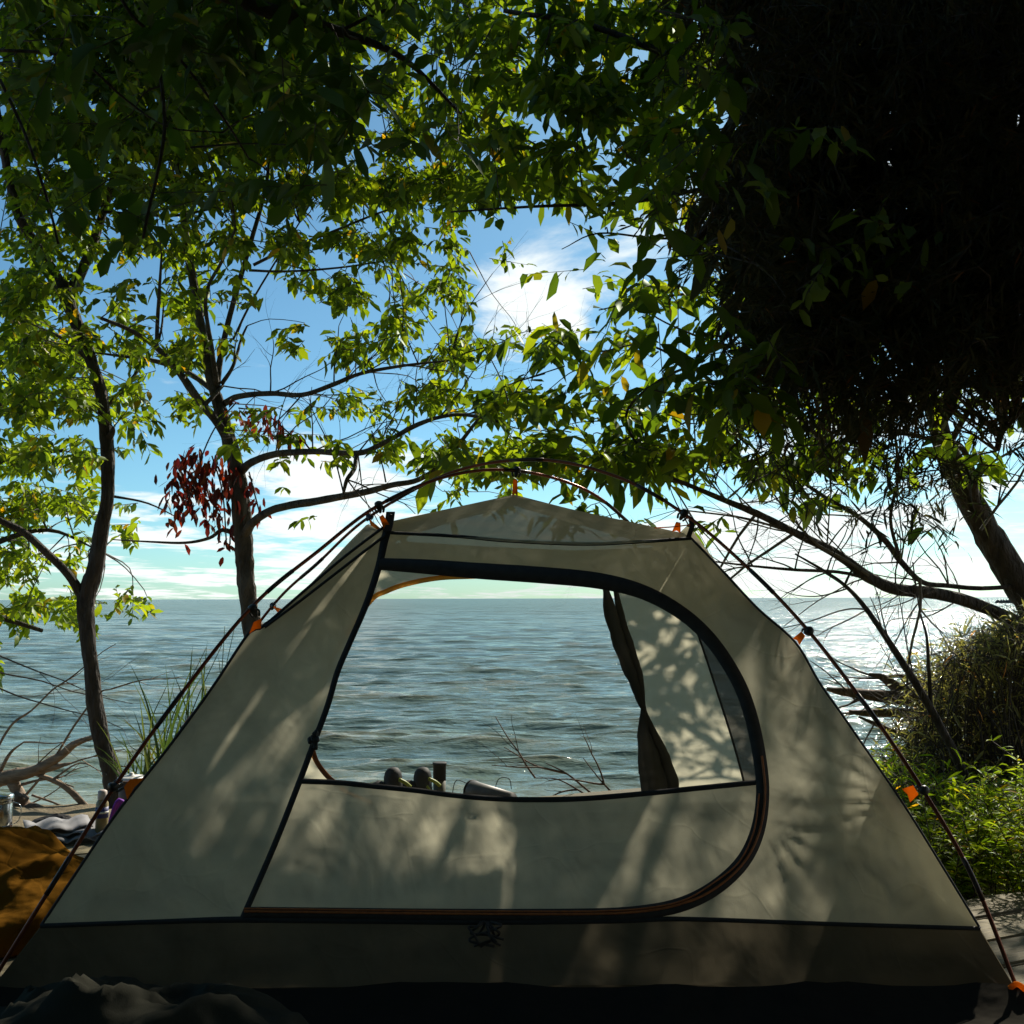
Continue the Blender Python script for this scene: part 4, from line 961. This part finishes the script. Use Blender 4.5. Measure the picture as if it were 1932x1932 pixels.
# -- thin leaning tree on the right, in front of the bush
tT = thing('sapling', 'thin bare sapling leaning left across the water, rooted in front of the brown bush', 'sapling', P(1845, 1530, 4.2))
m = MB(); lt = []
limb(m, [(1850, 1560), (1835, 1505), (1810, 1440), (1760, 1345), (1725, 1285), (1680, 1215), (1635, 1150), (1600, 1110), (1560, 1080), (1500, 1045)], 4.2, [.024, .022, .020, .018, .017, .014, .012, .009, .007, .004], store=lt, sides=10)
limb(m, [(1757, 1340), (1752, 1260), (1748, 1200), (1735, 1150), (1722, 1060)], 4.2, [.010, .008, .006, .004, .003], store=lt, sides=6)
m.build('trunk', M['bark'], tT)
m = MB(); rr = random.Random(31)
for i in range(3, 9):
    for k in range(2): fork(m, lt[0][i], (rr.uniform(-1, .3), rr.uniform(-.2, .2), rr.uniform(-.3, 1)), rr.uniform(.25, .45), .004, 2, rr)
m.build('bare_twigs', M['twigbark'], tT); settle(tT)

# -- brown bush on the right bank
def bushy(name, label, cat, px0, px1, pyfun, base_y, Y0, Y1, n, leafn, lsize, mats, stemr=.004, seed=1, down=False):
    t = thing(name, label, cat, P((px0 + px1) / 2, base_y, (Y0 + Y1) / 2)); rr = random.Random(seed)
    TWs = []; B = []; D = []; m = MB()
    for i in range(n):
        x = rr.uniform(px0, px1); top = pyfun(x) + abs(rr.gauss(0, 60)); Y = rr.uniform(Y0, Y1)
        b = P(x + rr.uniform(-20, 60), base_y + rr.uniform(-20, 40), Y); tp = P(x, top, Y)
        mid = (b + tp) / 2 + Vector((rr.uniform(-.12, .12), rr.uniform(-.1, .1), rr.uniform(-.05, .1)))
        end = tp + Vector((rr.uniform(-.2, .05), rr.uniform(-.1, .1), rr.uniform(-.12, .03)))
        c = np.array(catmull([tuple(b), tuple(mid), tuple(tp), tuple(end)], 5)); tube(m, c, list(np.linspace(stemr, stemr * .25, len(c))), 4, 1, cap=False)
        for k in range(leafn):
            j = rr.randint(2, len(c) - 1); B.append(c[j] + np.array([rr.gauss(0, .05), rr.gauss(0, .05), rr.gauss(0, .05)])); D.append([rr.gauss(0, 1), rr.gauss(0, 1), rr.gauss(0, .7)])
        for k in range(5):
            j = rr.randint(4, len(c) - 1); TWs.append((c[j], c[j] + np.array([rr.uniform(-.16, .1), rr.uniform(-.1, .1), rr.uniform(-.12, .16)])))
    m.build('stems', M['twigbark'], t)
    B = np.array(B); D = np.array(D); k_ = len(B); h_ = k_ // 2
    sz = lsize * (.5 + rng.random(k_))
    crown('foliage', [(B[:h_], D[:h_], sz[:h_] * 1.3, sz[:h_] * .13, mats[0]), (B[h_:], D[h_:], sz[h_:], sz[h_:] * .2, mats[1])], thin_twigs(TWs, [], .0018), t)
    settle(t); return t
bushy('brushy_bush', 'tangled brown bush of thin stems on the right bank above the green weeds', 'bush', 1715, 2060,
      lambda x: float(np.interp(x, [1715, 1760, 1820, 1880, 1940, 2060], [1400, 1270, 1225, 1185, 1170, 1150])), 1500, 4.5, 5.6, 560, 17, .05, (M['brush'], M['driftleaf'] if 'driftleaf' in M else M['brush']), seed=5)
bushy('vine_bush', 'small leafy green bush at the foot of the brown bush beside the tent strap', 'bush', 1690, 1800,
      lambda x: 1470 + 20 * math.sin(x * .05), 1640, 3.5, 3.9, 46, 26, .05, (M['weed'], M['leafB']), .0025, seed=8)

# -- green feathery weeds by the deck (nobody could count them)
def feather(name, n, px0, px1, pytop, base_y, Y0, Y1, seed):
    rr = random.Random(seed); B = []; D = []; TWs = []
    for i in range(n):
        x = rr.uniform(px0, px1); Y = rr.uniform(Y0, Y1); b = P(x, base_y, Y); b.z = rr.uniform(-.15, 0)
        tz = P(x, pytop(x) + abs(rr.gauss(0, 75)) - (45 if rr.random() < .12 else 0), Y).z; H = max(.12, tz - b.z); lean = (rr.uniform(-.12, .12), rr.uniform(-.1, .1))
        prev = np.array(b); ns = 9
        for k in range(1, ns + 1):
            f_ = k / ns; q = np.array([b.x + lean[0] * f_ ** 2, b.y + lean[1] * f_ ** 2, b.z + H * f_]); TWs.append((prev, q))
            for j in range(6):
                s_ = rr.random(); B.append(prev + (q - prev) * s_); an = rr.uniform(0, 6.28); D.append([math.cos(an), math.sin(an), .45])
            # side plumes
            if k > 3 and rr.random() < .6:
                an = rr.uniform(0, 6.28); e = q + np.array([math.cos(an) * .09, math.sin(an) * .09, .06]); TWs.append((q, e))
                for j in range(8): s_ = rr.random(); B.append(q + (e - q) * s_); a2 = rr.uniform(0, 6.28); D.append([math.cos(a2), math.sin(a2), .6])
            prev = q
    B = np.array(B); D = np.array(D); k_ = len(B); sz = .042 * (.6 + .8 * rng.random(k_)); h_ = k_ * 7 // 10
    o = crown(name, [(B[:h_], D[:h_], sz[:h_], sz[:h_] * .17, M['weed']), (B[h_:], D[h_:], sz[h_:], sz[h_:] * .24, M['leafB'])], thin_twigs(TWs, [], .0022), None, .3)
    return tag(o, kind='stuff')
tag(feather('weeds', 330, 1700, 2090, lambda x: float(np.interp(x, [1700, 1760, 1800, 1850, 1932, 2090], [1560, 1500, 1560, 1505, 1470, 1450])), 1680, 3.15, 4.6, 3), 'bright green feathery weeds along the deck right of the tent', 'weeds')
tag(feather('weeds', 120, 1560, 1720, lambda x: 1540, 1640, 4.3, 5.2, 6), 'low green weeds on the bank behind the tent', 'weeds')

# -- reeds and grass by the dark trunk on the left
tG = thing('reed_clump', 'clump of long arching reed blades by the dark trunk, seen over the tent edge', 'reeds', P(330, 1530, 5.0))
m = MB(); rr = random.Random(12)
for i in range(80):
    x0 = rr.uniform(240, 420); Y = rr.uniform(4.5, 5.3); b = P(x0, 1560, Y); h = rr.uniform(.35, .85) * (1 if x0 > 290 else .7); dx_ = rr.uniform(-.35, .35); dy_ = rr.uniform(-.2, .2)
    w = rr.uniform(.004, .0085); pts = []
    for k in range(8):
        f_ = k / 7; pts.append((b.x + dx_ * f_ ** 2, b.y + dy_ * f_ ** 2, b.z + h * (f_ - .38 * abs(dx_) * 2 * f_ ** 3)))
    V = []
    for k, q in enumerate(pts):
        ww = w * (1 - (k / 7) ** 2) + .0004; V += [(q[0] - ww, q[1], q[2]), (q[0], q[1] - ww * .5, q[2]), (q[0] + ww, q[1] + ww * .3, q[2])]
    f = []
    for k in range(7):
        for j in range(2): f.append((k*3+j, k*3+j+1, k*3+4+j, k*3+3+j))
    m.add(V, f)
m.build('blades', M['reed'], tG)
m = MB()
for i in range(14):
    x0 = rr.uniform(250, 400); b = P(x0, 1550, 4.9); tube(m, [b, b + Vector((rr.uniform(-.05, .1), 0, .4)), b + Vector((rr.uniform(0, .3), 0, rr.uniform(.6, .95)))], [.004, .003, .0015], 5, 5)
m.build('stalks', M['reed'], tG); settle(tG)

# -- driftwood
def driftwood(label, lines, Y, mat, loc, twigs=0, seed=2, tdir=(1, 0, .5)):
    t = thing('driftwood', label, 'driftwood', loc); m = MB(); rr = random.Random(seed); st = []
    for pts, rads in lines:
        q = PX(pts, Y); tube(m, q, rads, 9, 6, jit=.28); st.append(q)
        for k in range(twigs): fork(m, q[rr.randint(1, len(q) - 1)], (tdir[0] + rr.uniform(-.7, .7), rr.uniform(-.3, .3), tdir[2] + rr.uniform(-.5, .7)), rr.uniform(.15, .4), .005, 1, rr)
    m.build('branches', mat, t); settle(t); return t
driftwood('sun-bleached driftwood branches tangled on the sand at the left edge', [
    ([(-60, 1490), (0, 1470), (60, 1455), (110, 1430), (140, 1405), (182, 1388)], [.05, .04, .032, .024, .018, .009]),
    ([(-40, 1480), (30, 1465), (90, 1450), (135, 1440)], [.03, .026, .02, .006]),
    ([(0, 1455), (20, 1420), (45, 1400)], [.012, .008, .004]), ([(-20, 1440), (20, 1370), (60, 1340), (108, 1295), (145, 1290)], [.007, .006, .005, .004, .002]),
    ([(40, 1510), (90, 1450), (140, 1370), (185, 1310), (210, 1300)], [.008, .006, .0055, .005, .003]),
    ([(30, 1450), (95, 1470), (130, 1490), (160, 1520), (185, 1560), (195, 1600)], [.008, .012, .016, .018, .02, .02]),
    ([(20, 1470), (50, 1520), (90, 1570)], [.03, .026, .022]), ([(60, 1500), (110, 1518), (160, 1545), (185, 1560)], [.006, .005, .004, .002]),
    ([(40, 1480), (90, 1470), (140, 1485)], [.008, .006, .003]), ([(100, 1470), (150, 1440), (190, 1455)], [.006, .004, .002])], 5.6, M['drift'], P(20, 1560, 5.6), 1, 3)
tag(driftwood('x', [([(20, 1590), (35, 1560), (55, 1540), (80, 1560), (115, 1610)], [.02, .05, .075, .06, .03]), ([(0, 1600), (20, 1540), (40, 1500)], [.03, .05, .04])], 5.5, M['driftdark'], P(50, 1590, 5.5)), 'dark root stump standing on the sand behind the steel bottle', 'stump').name = 'tree_stump'
driftwood('dark broken driftwood branches pointing left over the water in front of the brown bush', [
    ([(1850, 1345), (1790, 1330), (1740, 1322), (1700, 1318), (1640, 1312), (1590, 1305), (1560, 1300)], [.05, .045, .04, .034, .026, .018, .008]),
    ([(1840, 1330), (1770, 1318), (1720, 1312), (1690, 1295), (1665, 1278), (1640, 1272)], [.05, .045, .036, .026, .018, .008]),
    ([(1850, 1360), (1760, 1350), (1680, 1345), (1625, 1345), (1602, 1342)], [.03, .03, .022, .016, .008]),
    ([(1800, 1320), (1740, 1285), (1700, 1275), (1650, 1280), (1620, 1278)], [.02, .014, .009, .006, .003]),
    ([(1860, 1420), (1780, 1395), (1700, 1385), (1650, 1365), (1620, 1352)], [.03, .02, .014, .010, .005]),
    ([(1640, 1312), (1615, 1322), (1600, 1330)], [.012, .008, .003])], 5.2, M['driftdark'], P(1800, 1400, 5.2), 2, 4, (-1, 0, 0))
driftwood('thin bare twigs sticking up from the beach, seen through the mesh window', [
    ([(1180, 1540), (1120, 1500), (1070, 1460), (1030, 1440)], [.006, .005, .004, .002]), ([(1150, 1530), (1090, 1490), (1050, 1470), (1010, 1468)], [.005, .004, .003, .002]), ([(1200, 1540), (1140, 1480), (1100, 1430)], [.006, .004, .002])], 4.9, M['driftdark'], P(1160, 1540, 4.9), 2, 7, (-1, 0, .5))

# ------------------------------------------------------------------ gear on the deck
M['steel'] = simple('brushed_steel', (.62, .62, .60), .22, .08, 30, .03, metal=.95)
M['glass'] = simple('amber_bottle', (.30, .22, .09), .25, .2, 12, .02); M['navy'] = simple('navy_label', (.03, .035, .16), .5, .1, 20, 0); M['cream'] = simple('cream_cap', (.62, .50, .44), .5, .1, 20, 0)
M['olive'] = simple('olive_paint', (.11, .10, .05), .5, .15, 20, .05); M['boot'] = simple('black_boot', (.022, .020, .018), .7, .3, 30, .3); M['lime'] = simple('lime_trim', (.30, .34, .03), .5, .1, 30, 0)
M['paper'] = simple('grey_map_paper', (.24, .235, .24), .8, .25, 14, .1); M['white'] = simple('white_lid', (.72, .70, .64), .5, .05, 20, 0); M['brownpot'] = simple('brown_pot', (.10, .05, .025), .5, .2, 20, 0)
M['purple'] = simple('purple_cloth', (.20, .03, .35), .8, .2, 20, .2); M['ember'] = simple('red_fabric', (.55, .06, .05), .8, .2, 20, .2); M['black'] = simple('black_cloth', (.02, .02, .022), .85, .3, 20, .3)
# steel bottle with a wire bail
b = on_z(4, 1592, 0); b = P(2, 1590, b.y); t = thing('steel_bottle', 'shiny steel vacuum bottle with wire handle at the left edge of the deck', 'bottle', (b.x, b.y, 0))
h = (EYE.z - 0) - 0; top = P(2, 1498, b.y).z
m = MB(); lathe(m, (b.x, b.y, .001), [(.030, 0), (.034, .004), (.034, top * .80), (.031, top * .84), (.034, top * .86)], 32); m.build('body', M['steel'], t)
m = MB(); lathe(m, (b.x, b.y, top * .86), [(.036, 0), (.037, .01), (.036, top * .12), (.030, top * .14)], 32); m.build('lid', M['steel'], t)
m = MB(); tube(m, [(b.x + .036, b.y, top * .84), (b.x + .062, b.y, top * .78), (b.x + .066, b.y, top * .6), (b.x + .05, b.y, top * .42), (b.x + .01, b.y - .038, top * .36)], .0018, 6, 6); m.build('bail', M['steel'], t); settle(t)
# amber bottle with navy label
b = on_z(191, 1583, 0); t = thing('labelled_bottle', 'amber bottle with a pale cap and navy label, half hidden by the tent pole', 'bottle', (b.x, b.y, 0)); top = P(191, 1490, b.y).z
m = MB(); lathe(m, (b.x, b.y, .001), [(.019, 0), (.022, .004), (.022, top * .72), (.015, top * .80), (.012, top * .82)], 24); m.build('body', M['glass'], t)
m = MB(); lathe(m, (b.x, b.y, top * .44), [(.0226, 0), (.0226, top * .22)], 24); m.build('label', M['navy'], t)
m = MB(); lathe(m, (b.x, b.y, top * .45 + top * .08), [(.0232, 0), (.0232, top * .04)], 24); m.build('label_stripe', M['white'], t)
m = MB(); lathe(m, (b.x, b.y, top * .81), [(.016, 0), (.017, .004), (.016, top * .16), (.010, top * .19)], 24); m.build('cap', M['cream'], t); settle(t)
# white lidded brown pot behind the trunk
b = P(247, 1500, 4.4); zt = P(247, 1457, 4.4).z; t = thing('camp_pot', 'brown camp pot with a white rimmed lid behind the dark trunk', 'pot', (b.x, 4.4, 0))
m = MB(); lathe(m, (b.x, 4.4, 0.0), [(.040, 0), (.046, .01), (.050, zt - .03)], 32); m.build('pot_body', M['brownpot'], t)
m = MB(); lathe(m, (b.x, 4.4, zt - .03), [(.054, 0), (.057, .004), (.055, .010), (.045, .015), (.010, .018), (.010, .026), (.005, .03)], 32); m.build('lid', M['white'], t); settle(t)
m = MB(); b = P(236, 1515, 4.3); 
for k in range(3): tube(m, [b + Vector((-.05, -.02 * k, -.09)), b + Vector((-.01, -.02 * k, .01 * k)), b + Vector((.05, 0, -.08))], [.006, .009, .006], 8, 5, jit=.4)
tag(m.build('purple_bag', M['purple']), 'small purple stuff sack between the dark trunk and the tent', 'bag')
# maps, red cloth, dark cloth
def crumple(name, label, cat, cx_, cy_, rx, ry, hgt, mat, n=28, seed=1, ang=0, z0=.004, fold=3.0, grp=None, pw=1.0):
    V = []; f = []; th = .006
    ca, sa = math.cos(ang), math.sin(ang)
    for side_ in (0, 1):
        for i in range(n + 1):
            for j in range(n + 1):
                u_ = i / n * 2 - 1; v_ = j / n * 2 - 1; r_ = math.hypot(u_, v_) ; q = max(abs(u_), abs(v_)); 
                if r_ > 0: u2, v2 = u_ * q / r_, v_ * q / r_
                else: u2 = v2 = 0
                rag = 1 + .14 * noise.noise(Vector((u2 * 2, v2 * 2, seed)))
                env = max(0, 1 - (u2 * u2 + v2 * v2)) ** .5
                zf = hgt * env ** pw * (.70 + .5 * noise.noise(Vector((u2 * 1.6, v2 * 1.6, seed + 3)))) + hgt * .16 * env * ridge(noise.noise(Vector((u2 * fold, v2 * fold, seed + 7))) * 2) + hgt * .07 * env * noise.noise(Vector((u2 * fold * 4, v2 * fold * 4, seed)))
                x = u2 * rx * rag; y = v2 * ry * rag
                V.append((cx_ + x * ca - y * sa, cy_ + x * sa + y * ca, z0 + max(0, zf) * (1 if side_ else 0) + (th if side_ else 0)))
    k = (n + 1) ** 2
    for i in range(n):
        for j in range(n):
            a_ = i * (n + 1) + j; f.append((k + a_, k + a_ + n + 1, k + a_ + n + 2, k + a_ + 1)); f.append((a_, a_ + 1, a_ + n + 2, a_ + n + 1))
    rim = [j for j in range(n)] + [n + i * (n + 1) for i in range(n)] + [(n + 1) * n + n - j for j in range(n)] + [(n - i) * (n + 1) for i in range(n)]
    for q in range(len(rim)): a_, b_ = rim[q], rim[(q + 1) % len(rim)]; f.append((a_, k + a_, k + b_, b_))
    mb = MB(); mb.add(V, f); return tag(mb.build(name, mat), label, cat, grp)
b = on_z(135, 1585, 0); t = thing('folded_maps', 'loose stack of grey folded papers on the deck between bottle and tent pole', 'papers', (b.x, b.y, 0))
for k, (dx_, dy_, an) in enumerate(((0, 0, .2), (.03, .03, -.1), (-.06, .02, .5))):
    m = MB(); V = []; n = 10
    for i in range(n + 1):
        for j in range(5):
            u_ = i / n - .5; v_ = j / 4 - .5; x = u_ * .22; y = v_ * .15; c_, s_ = math.cos(an), math.sin(an)
            V.append((b.x + dx_ + x * c_ - y * s_, b.y + dy_ + x * s_ + y * c_, .012 + k * .014 + .02 * abs(math.sin(u_ * 7 + k)) + .012 * v_))
    V2 = [(x, y, z - .004) for x, y, z in V]; k0 = len(V)
    f = [(i*5+j, i*5+j+1, i*5+6+j, i*5+5+j) for i in range(n) for j in range(4)]; f += [tuple(reversed([q + k0 for q in a_])) for a_ in f]
    per_ = [j for j in range(4)] + [4 + i * 5 for i in range(n)] + [n * 5 + 4 - j for j in range(4)] + [(n - i) * 5 for i in range(n)]
    for q in range(len(per_)): a_, b_ = per_[q], per_[(q + 1) % len(per_)]; f.append((b_, a_, a_ + k0, b_ + k0))
    m.add(V + V2, f); m.build('sheet', M['paper'], t)
settle(t)
q = on_z(108, 1572, 0); crumple('dark_cloth', 'black crumpled cloth at the far edge of the deck behind the papers', 'cloth', q.x, q.y + .05, .14, .06, .05, M['black'], seed=4)
q = on_z(98, 1578, 0); crumple('red_rag', 'small red rag beside the grey papers', 'rag', q.x, q.y - .02, .055, .03, .02, M['ember'], seed=6)
# boots beyond the tent
def boot(px, label, Y=4.05):
    b = P(px, 1560, Y); b.z = 0; t = thing('hiking_boot', label, 'boot', b, 'boots standing behind the tent'); H = P(px, 1450, Y).z
    m = MB(); prof = [(.042, 0), (.048, .03), (.046, .08), (.040, .11), (.036, H * .62), (.035, H * .80), (.031, H * .88), (.020, H * .95), (.006, H * .97)]
    V = []; n = 16
    for i, (r_, z) in enumerate(prof):
        toe = max(0, 1 - z / .11)
        for k in range(n):
            a_ = 6.2832 * k / n; x = math.cos(a_) * r_; y = math.sin(a_) * r_ * 1.1 + (toe * .15 if math.sin(a_) > .1 else 0) * math.sin(a_)
            V.append((b.x + x, b.y + y, z + .012))
    f = [(i*n+k, i*n+(k+1) % n, (i+1)*n+(k+1) % n, (i+1)*n+k) for i in range(len(prof) - 1) for k in range(n)] + [tuple(range((len(prof)-1)*n, len(prof)*n)), tuple(range(n - 1, -1, -1))]
    m.add(V, f); m.build('boot_upper', M['boot'], t)
    m = MB(); V = []
    for z in (0, .014):
        for k in range(20):
            a_ = 6.2832 * k / 20; V.append((b.x + math.cos(a_) * .05, b.y + math.sin(a_) * (.055 if math.sin(a_) < 0 else .21), z))
    m.add(V, [(k, (k+1) % 20, 20 + (k+1) % 20, 20 + k) for k in range(20)] + [tuple(range(20, 40)), tuple(range(19, -1, -1))]); m.build('boot_sole', M['boot'], t)
    m = MB(); tube(m, [(b.x + .026, b.y - .035, H * .84), (b.x + .050, b.y - .03, H * .78), (b.x + .068, b.y - .02, H * .70)], .007, 8, 4)
    tube(m, [(b.x + .02, b.y - .046, H * .72), (b.x + .03, b.y - .048, H * .64), (b.x + .026, b.y - .05, H * .5)], .005, 8, 4); m.build('pull_loop', M['lime'], t)
    m = MB(); lathe(m, (b.x - .052, b.y - .01, 0), [(.03, 0), (.042, .03), (.046, .09), (.040, H * .66), (.026, H * .76), (.006, H * .80)], 12); m.build('tongue', M['boot'], t); settle(t)
boot(741, 'left of the two black boots with lime trim behind the mesh, the taller one'); boot(797, 'right of the two black boots with lime trim, next to the olive tumbler', 4.12)
# tumbler
Y = 4.2; b = P(829, 1550, Y); H = P(829, 1438, Y).z; t = thing('tumbler', 'tall olive tumbler with a black lid right of the boots', 'tumbler', (b.x, Y, 0))
m = MB(); lathe(m, (b.x, Y, .001), [(.022, 0), (.024, .004), (.025, H * .68)], 28); m.build('cup', M['olive'], t)
m = MB(); lathe(m, (b.x, Y, H * .68), [(.0255, 0), (.0255, H * .27), (.028, H * .275), (.028, H * .315), (.024, H * .32)], 28); m.build('lid', M['boot'], t); settle(t)
# pot lying on its side
Y = 4.3; a_, b2 = P(890, 1492, Y), P(965, 1512, Y - .15); t = thing('cooking_pot', 'grey cooking pot lying on its side with a wire handle, seen through the mesh', 'pot', ((a_.x + b2.x) / 2, Y, 0))
ax = (b2 - a_).normalized(); m = MB(); lathe(m, a_, [(.030, 0), (.042, .004), (.043, .010), (.040, .03), (.034, (b2 - a_).length)], 28, ax); m.build('pot_body', simple('dull_aluminium', (.16, .15, .14), .5, .2, 20, .05, metal=.4), t)
m = MB(); lathe(m, a_ - ax * .008, [(.036, 0), (.044, .003), (.044, .008)], 28, ax); m.build('base', M['boot'], t)
m = MB(); tube(m, [a_ + Vector((-.02, 0, .03)), a_ + Vector((-.06, -.02, .045)), a_ + Vector((-.075, -.02, 0)), a_ + Vector((-.07, -.02, -.05))], .0018, 6, 6)
m.build('handle', M['boot'], t)
m = MB(); tube(m, [a_ + Vector((.09, -.03, .0)), a_ + Vector((.11, -.02, .05)), a_ + Vector((.15, -.02, .05)), a_ + Vector((.16, -.02, .01))], .0018, 6, 6); m.build('handle', M['boot'], t); settle(t)
b = P(1235 * .0 + 1258 * .0 + 1258, 1512, 4.0)
# orange tarp heap at the left edge
M['orange'] = cloth('orange_tarp', (.22, .10, .014), trans=.3, clear=0, bump=.5, tcol=(.25, .10, .012))
q = on_z(-30, 1760, 0); crumple('orange_tarp', 'heap of orange-brown tarp lying on the deck left of the tent', 'tarp', q.x - .17, 2.85, .53, .34, P(20, 1590, 2.75).z * 1.02, M['orange'], 60, 14, .15, fold=2.2, pw=.8)
# grey blanket in front of the tent; black sheet stands in for deep shade
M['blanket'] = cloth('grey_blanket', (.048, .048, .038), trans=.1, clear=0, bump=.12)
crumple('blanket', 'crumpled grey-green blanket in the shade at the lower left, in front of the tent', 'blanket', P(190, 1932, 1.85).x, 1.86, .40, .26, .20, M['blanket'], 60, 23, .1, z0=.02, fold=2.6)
M['sheet'] = cloth('black_shade_sheet', (.028, .026, .022), trans=.05, clear=0, bump=.5)
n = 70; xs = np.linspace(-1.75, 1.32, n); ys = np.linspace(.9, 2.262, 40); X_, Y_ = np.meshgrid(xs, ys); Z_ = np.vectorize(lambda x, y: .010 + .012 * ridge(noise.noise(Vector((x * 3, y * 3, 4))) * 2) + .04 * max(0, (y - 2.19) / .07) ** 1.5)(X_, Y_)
tag(grid_mesh('shade_sheet', X_, Y_, Z_, M['sheet']), 'black sheet standing in for deep shade on the deck in front of the tent', 'shade sheet')

# ------------------------------------------------------------------ unseen leaf mass added behind the camera to block sky light
n_ = 15000; an = rng.uniform(R(95), R(265), n_); rr_ = rng.uniform(3.6, 5.2, n_)
C = np.stack([np.sin(an) * rr_, np.cos(an) * rr_, rng.uniform(-.1, 4.2, n_)], -1)
tag(leaves_mesh('shade_thicket', C, rng.normal(size=(n_, 3)) + [0, 0, -.2], .17 + .1 * rng.random(n_), .10 + .05 * rng.random(n_), M['leafD'], None), 'unseen added thicket behind the camp', 'shade_thicket', kind='stuff')
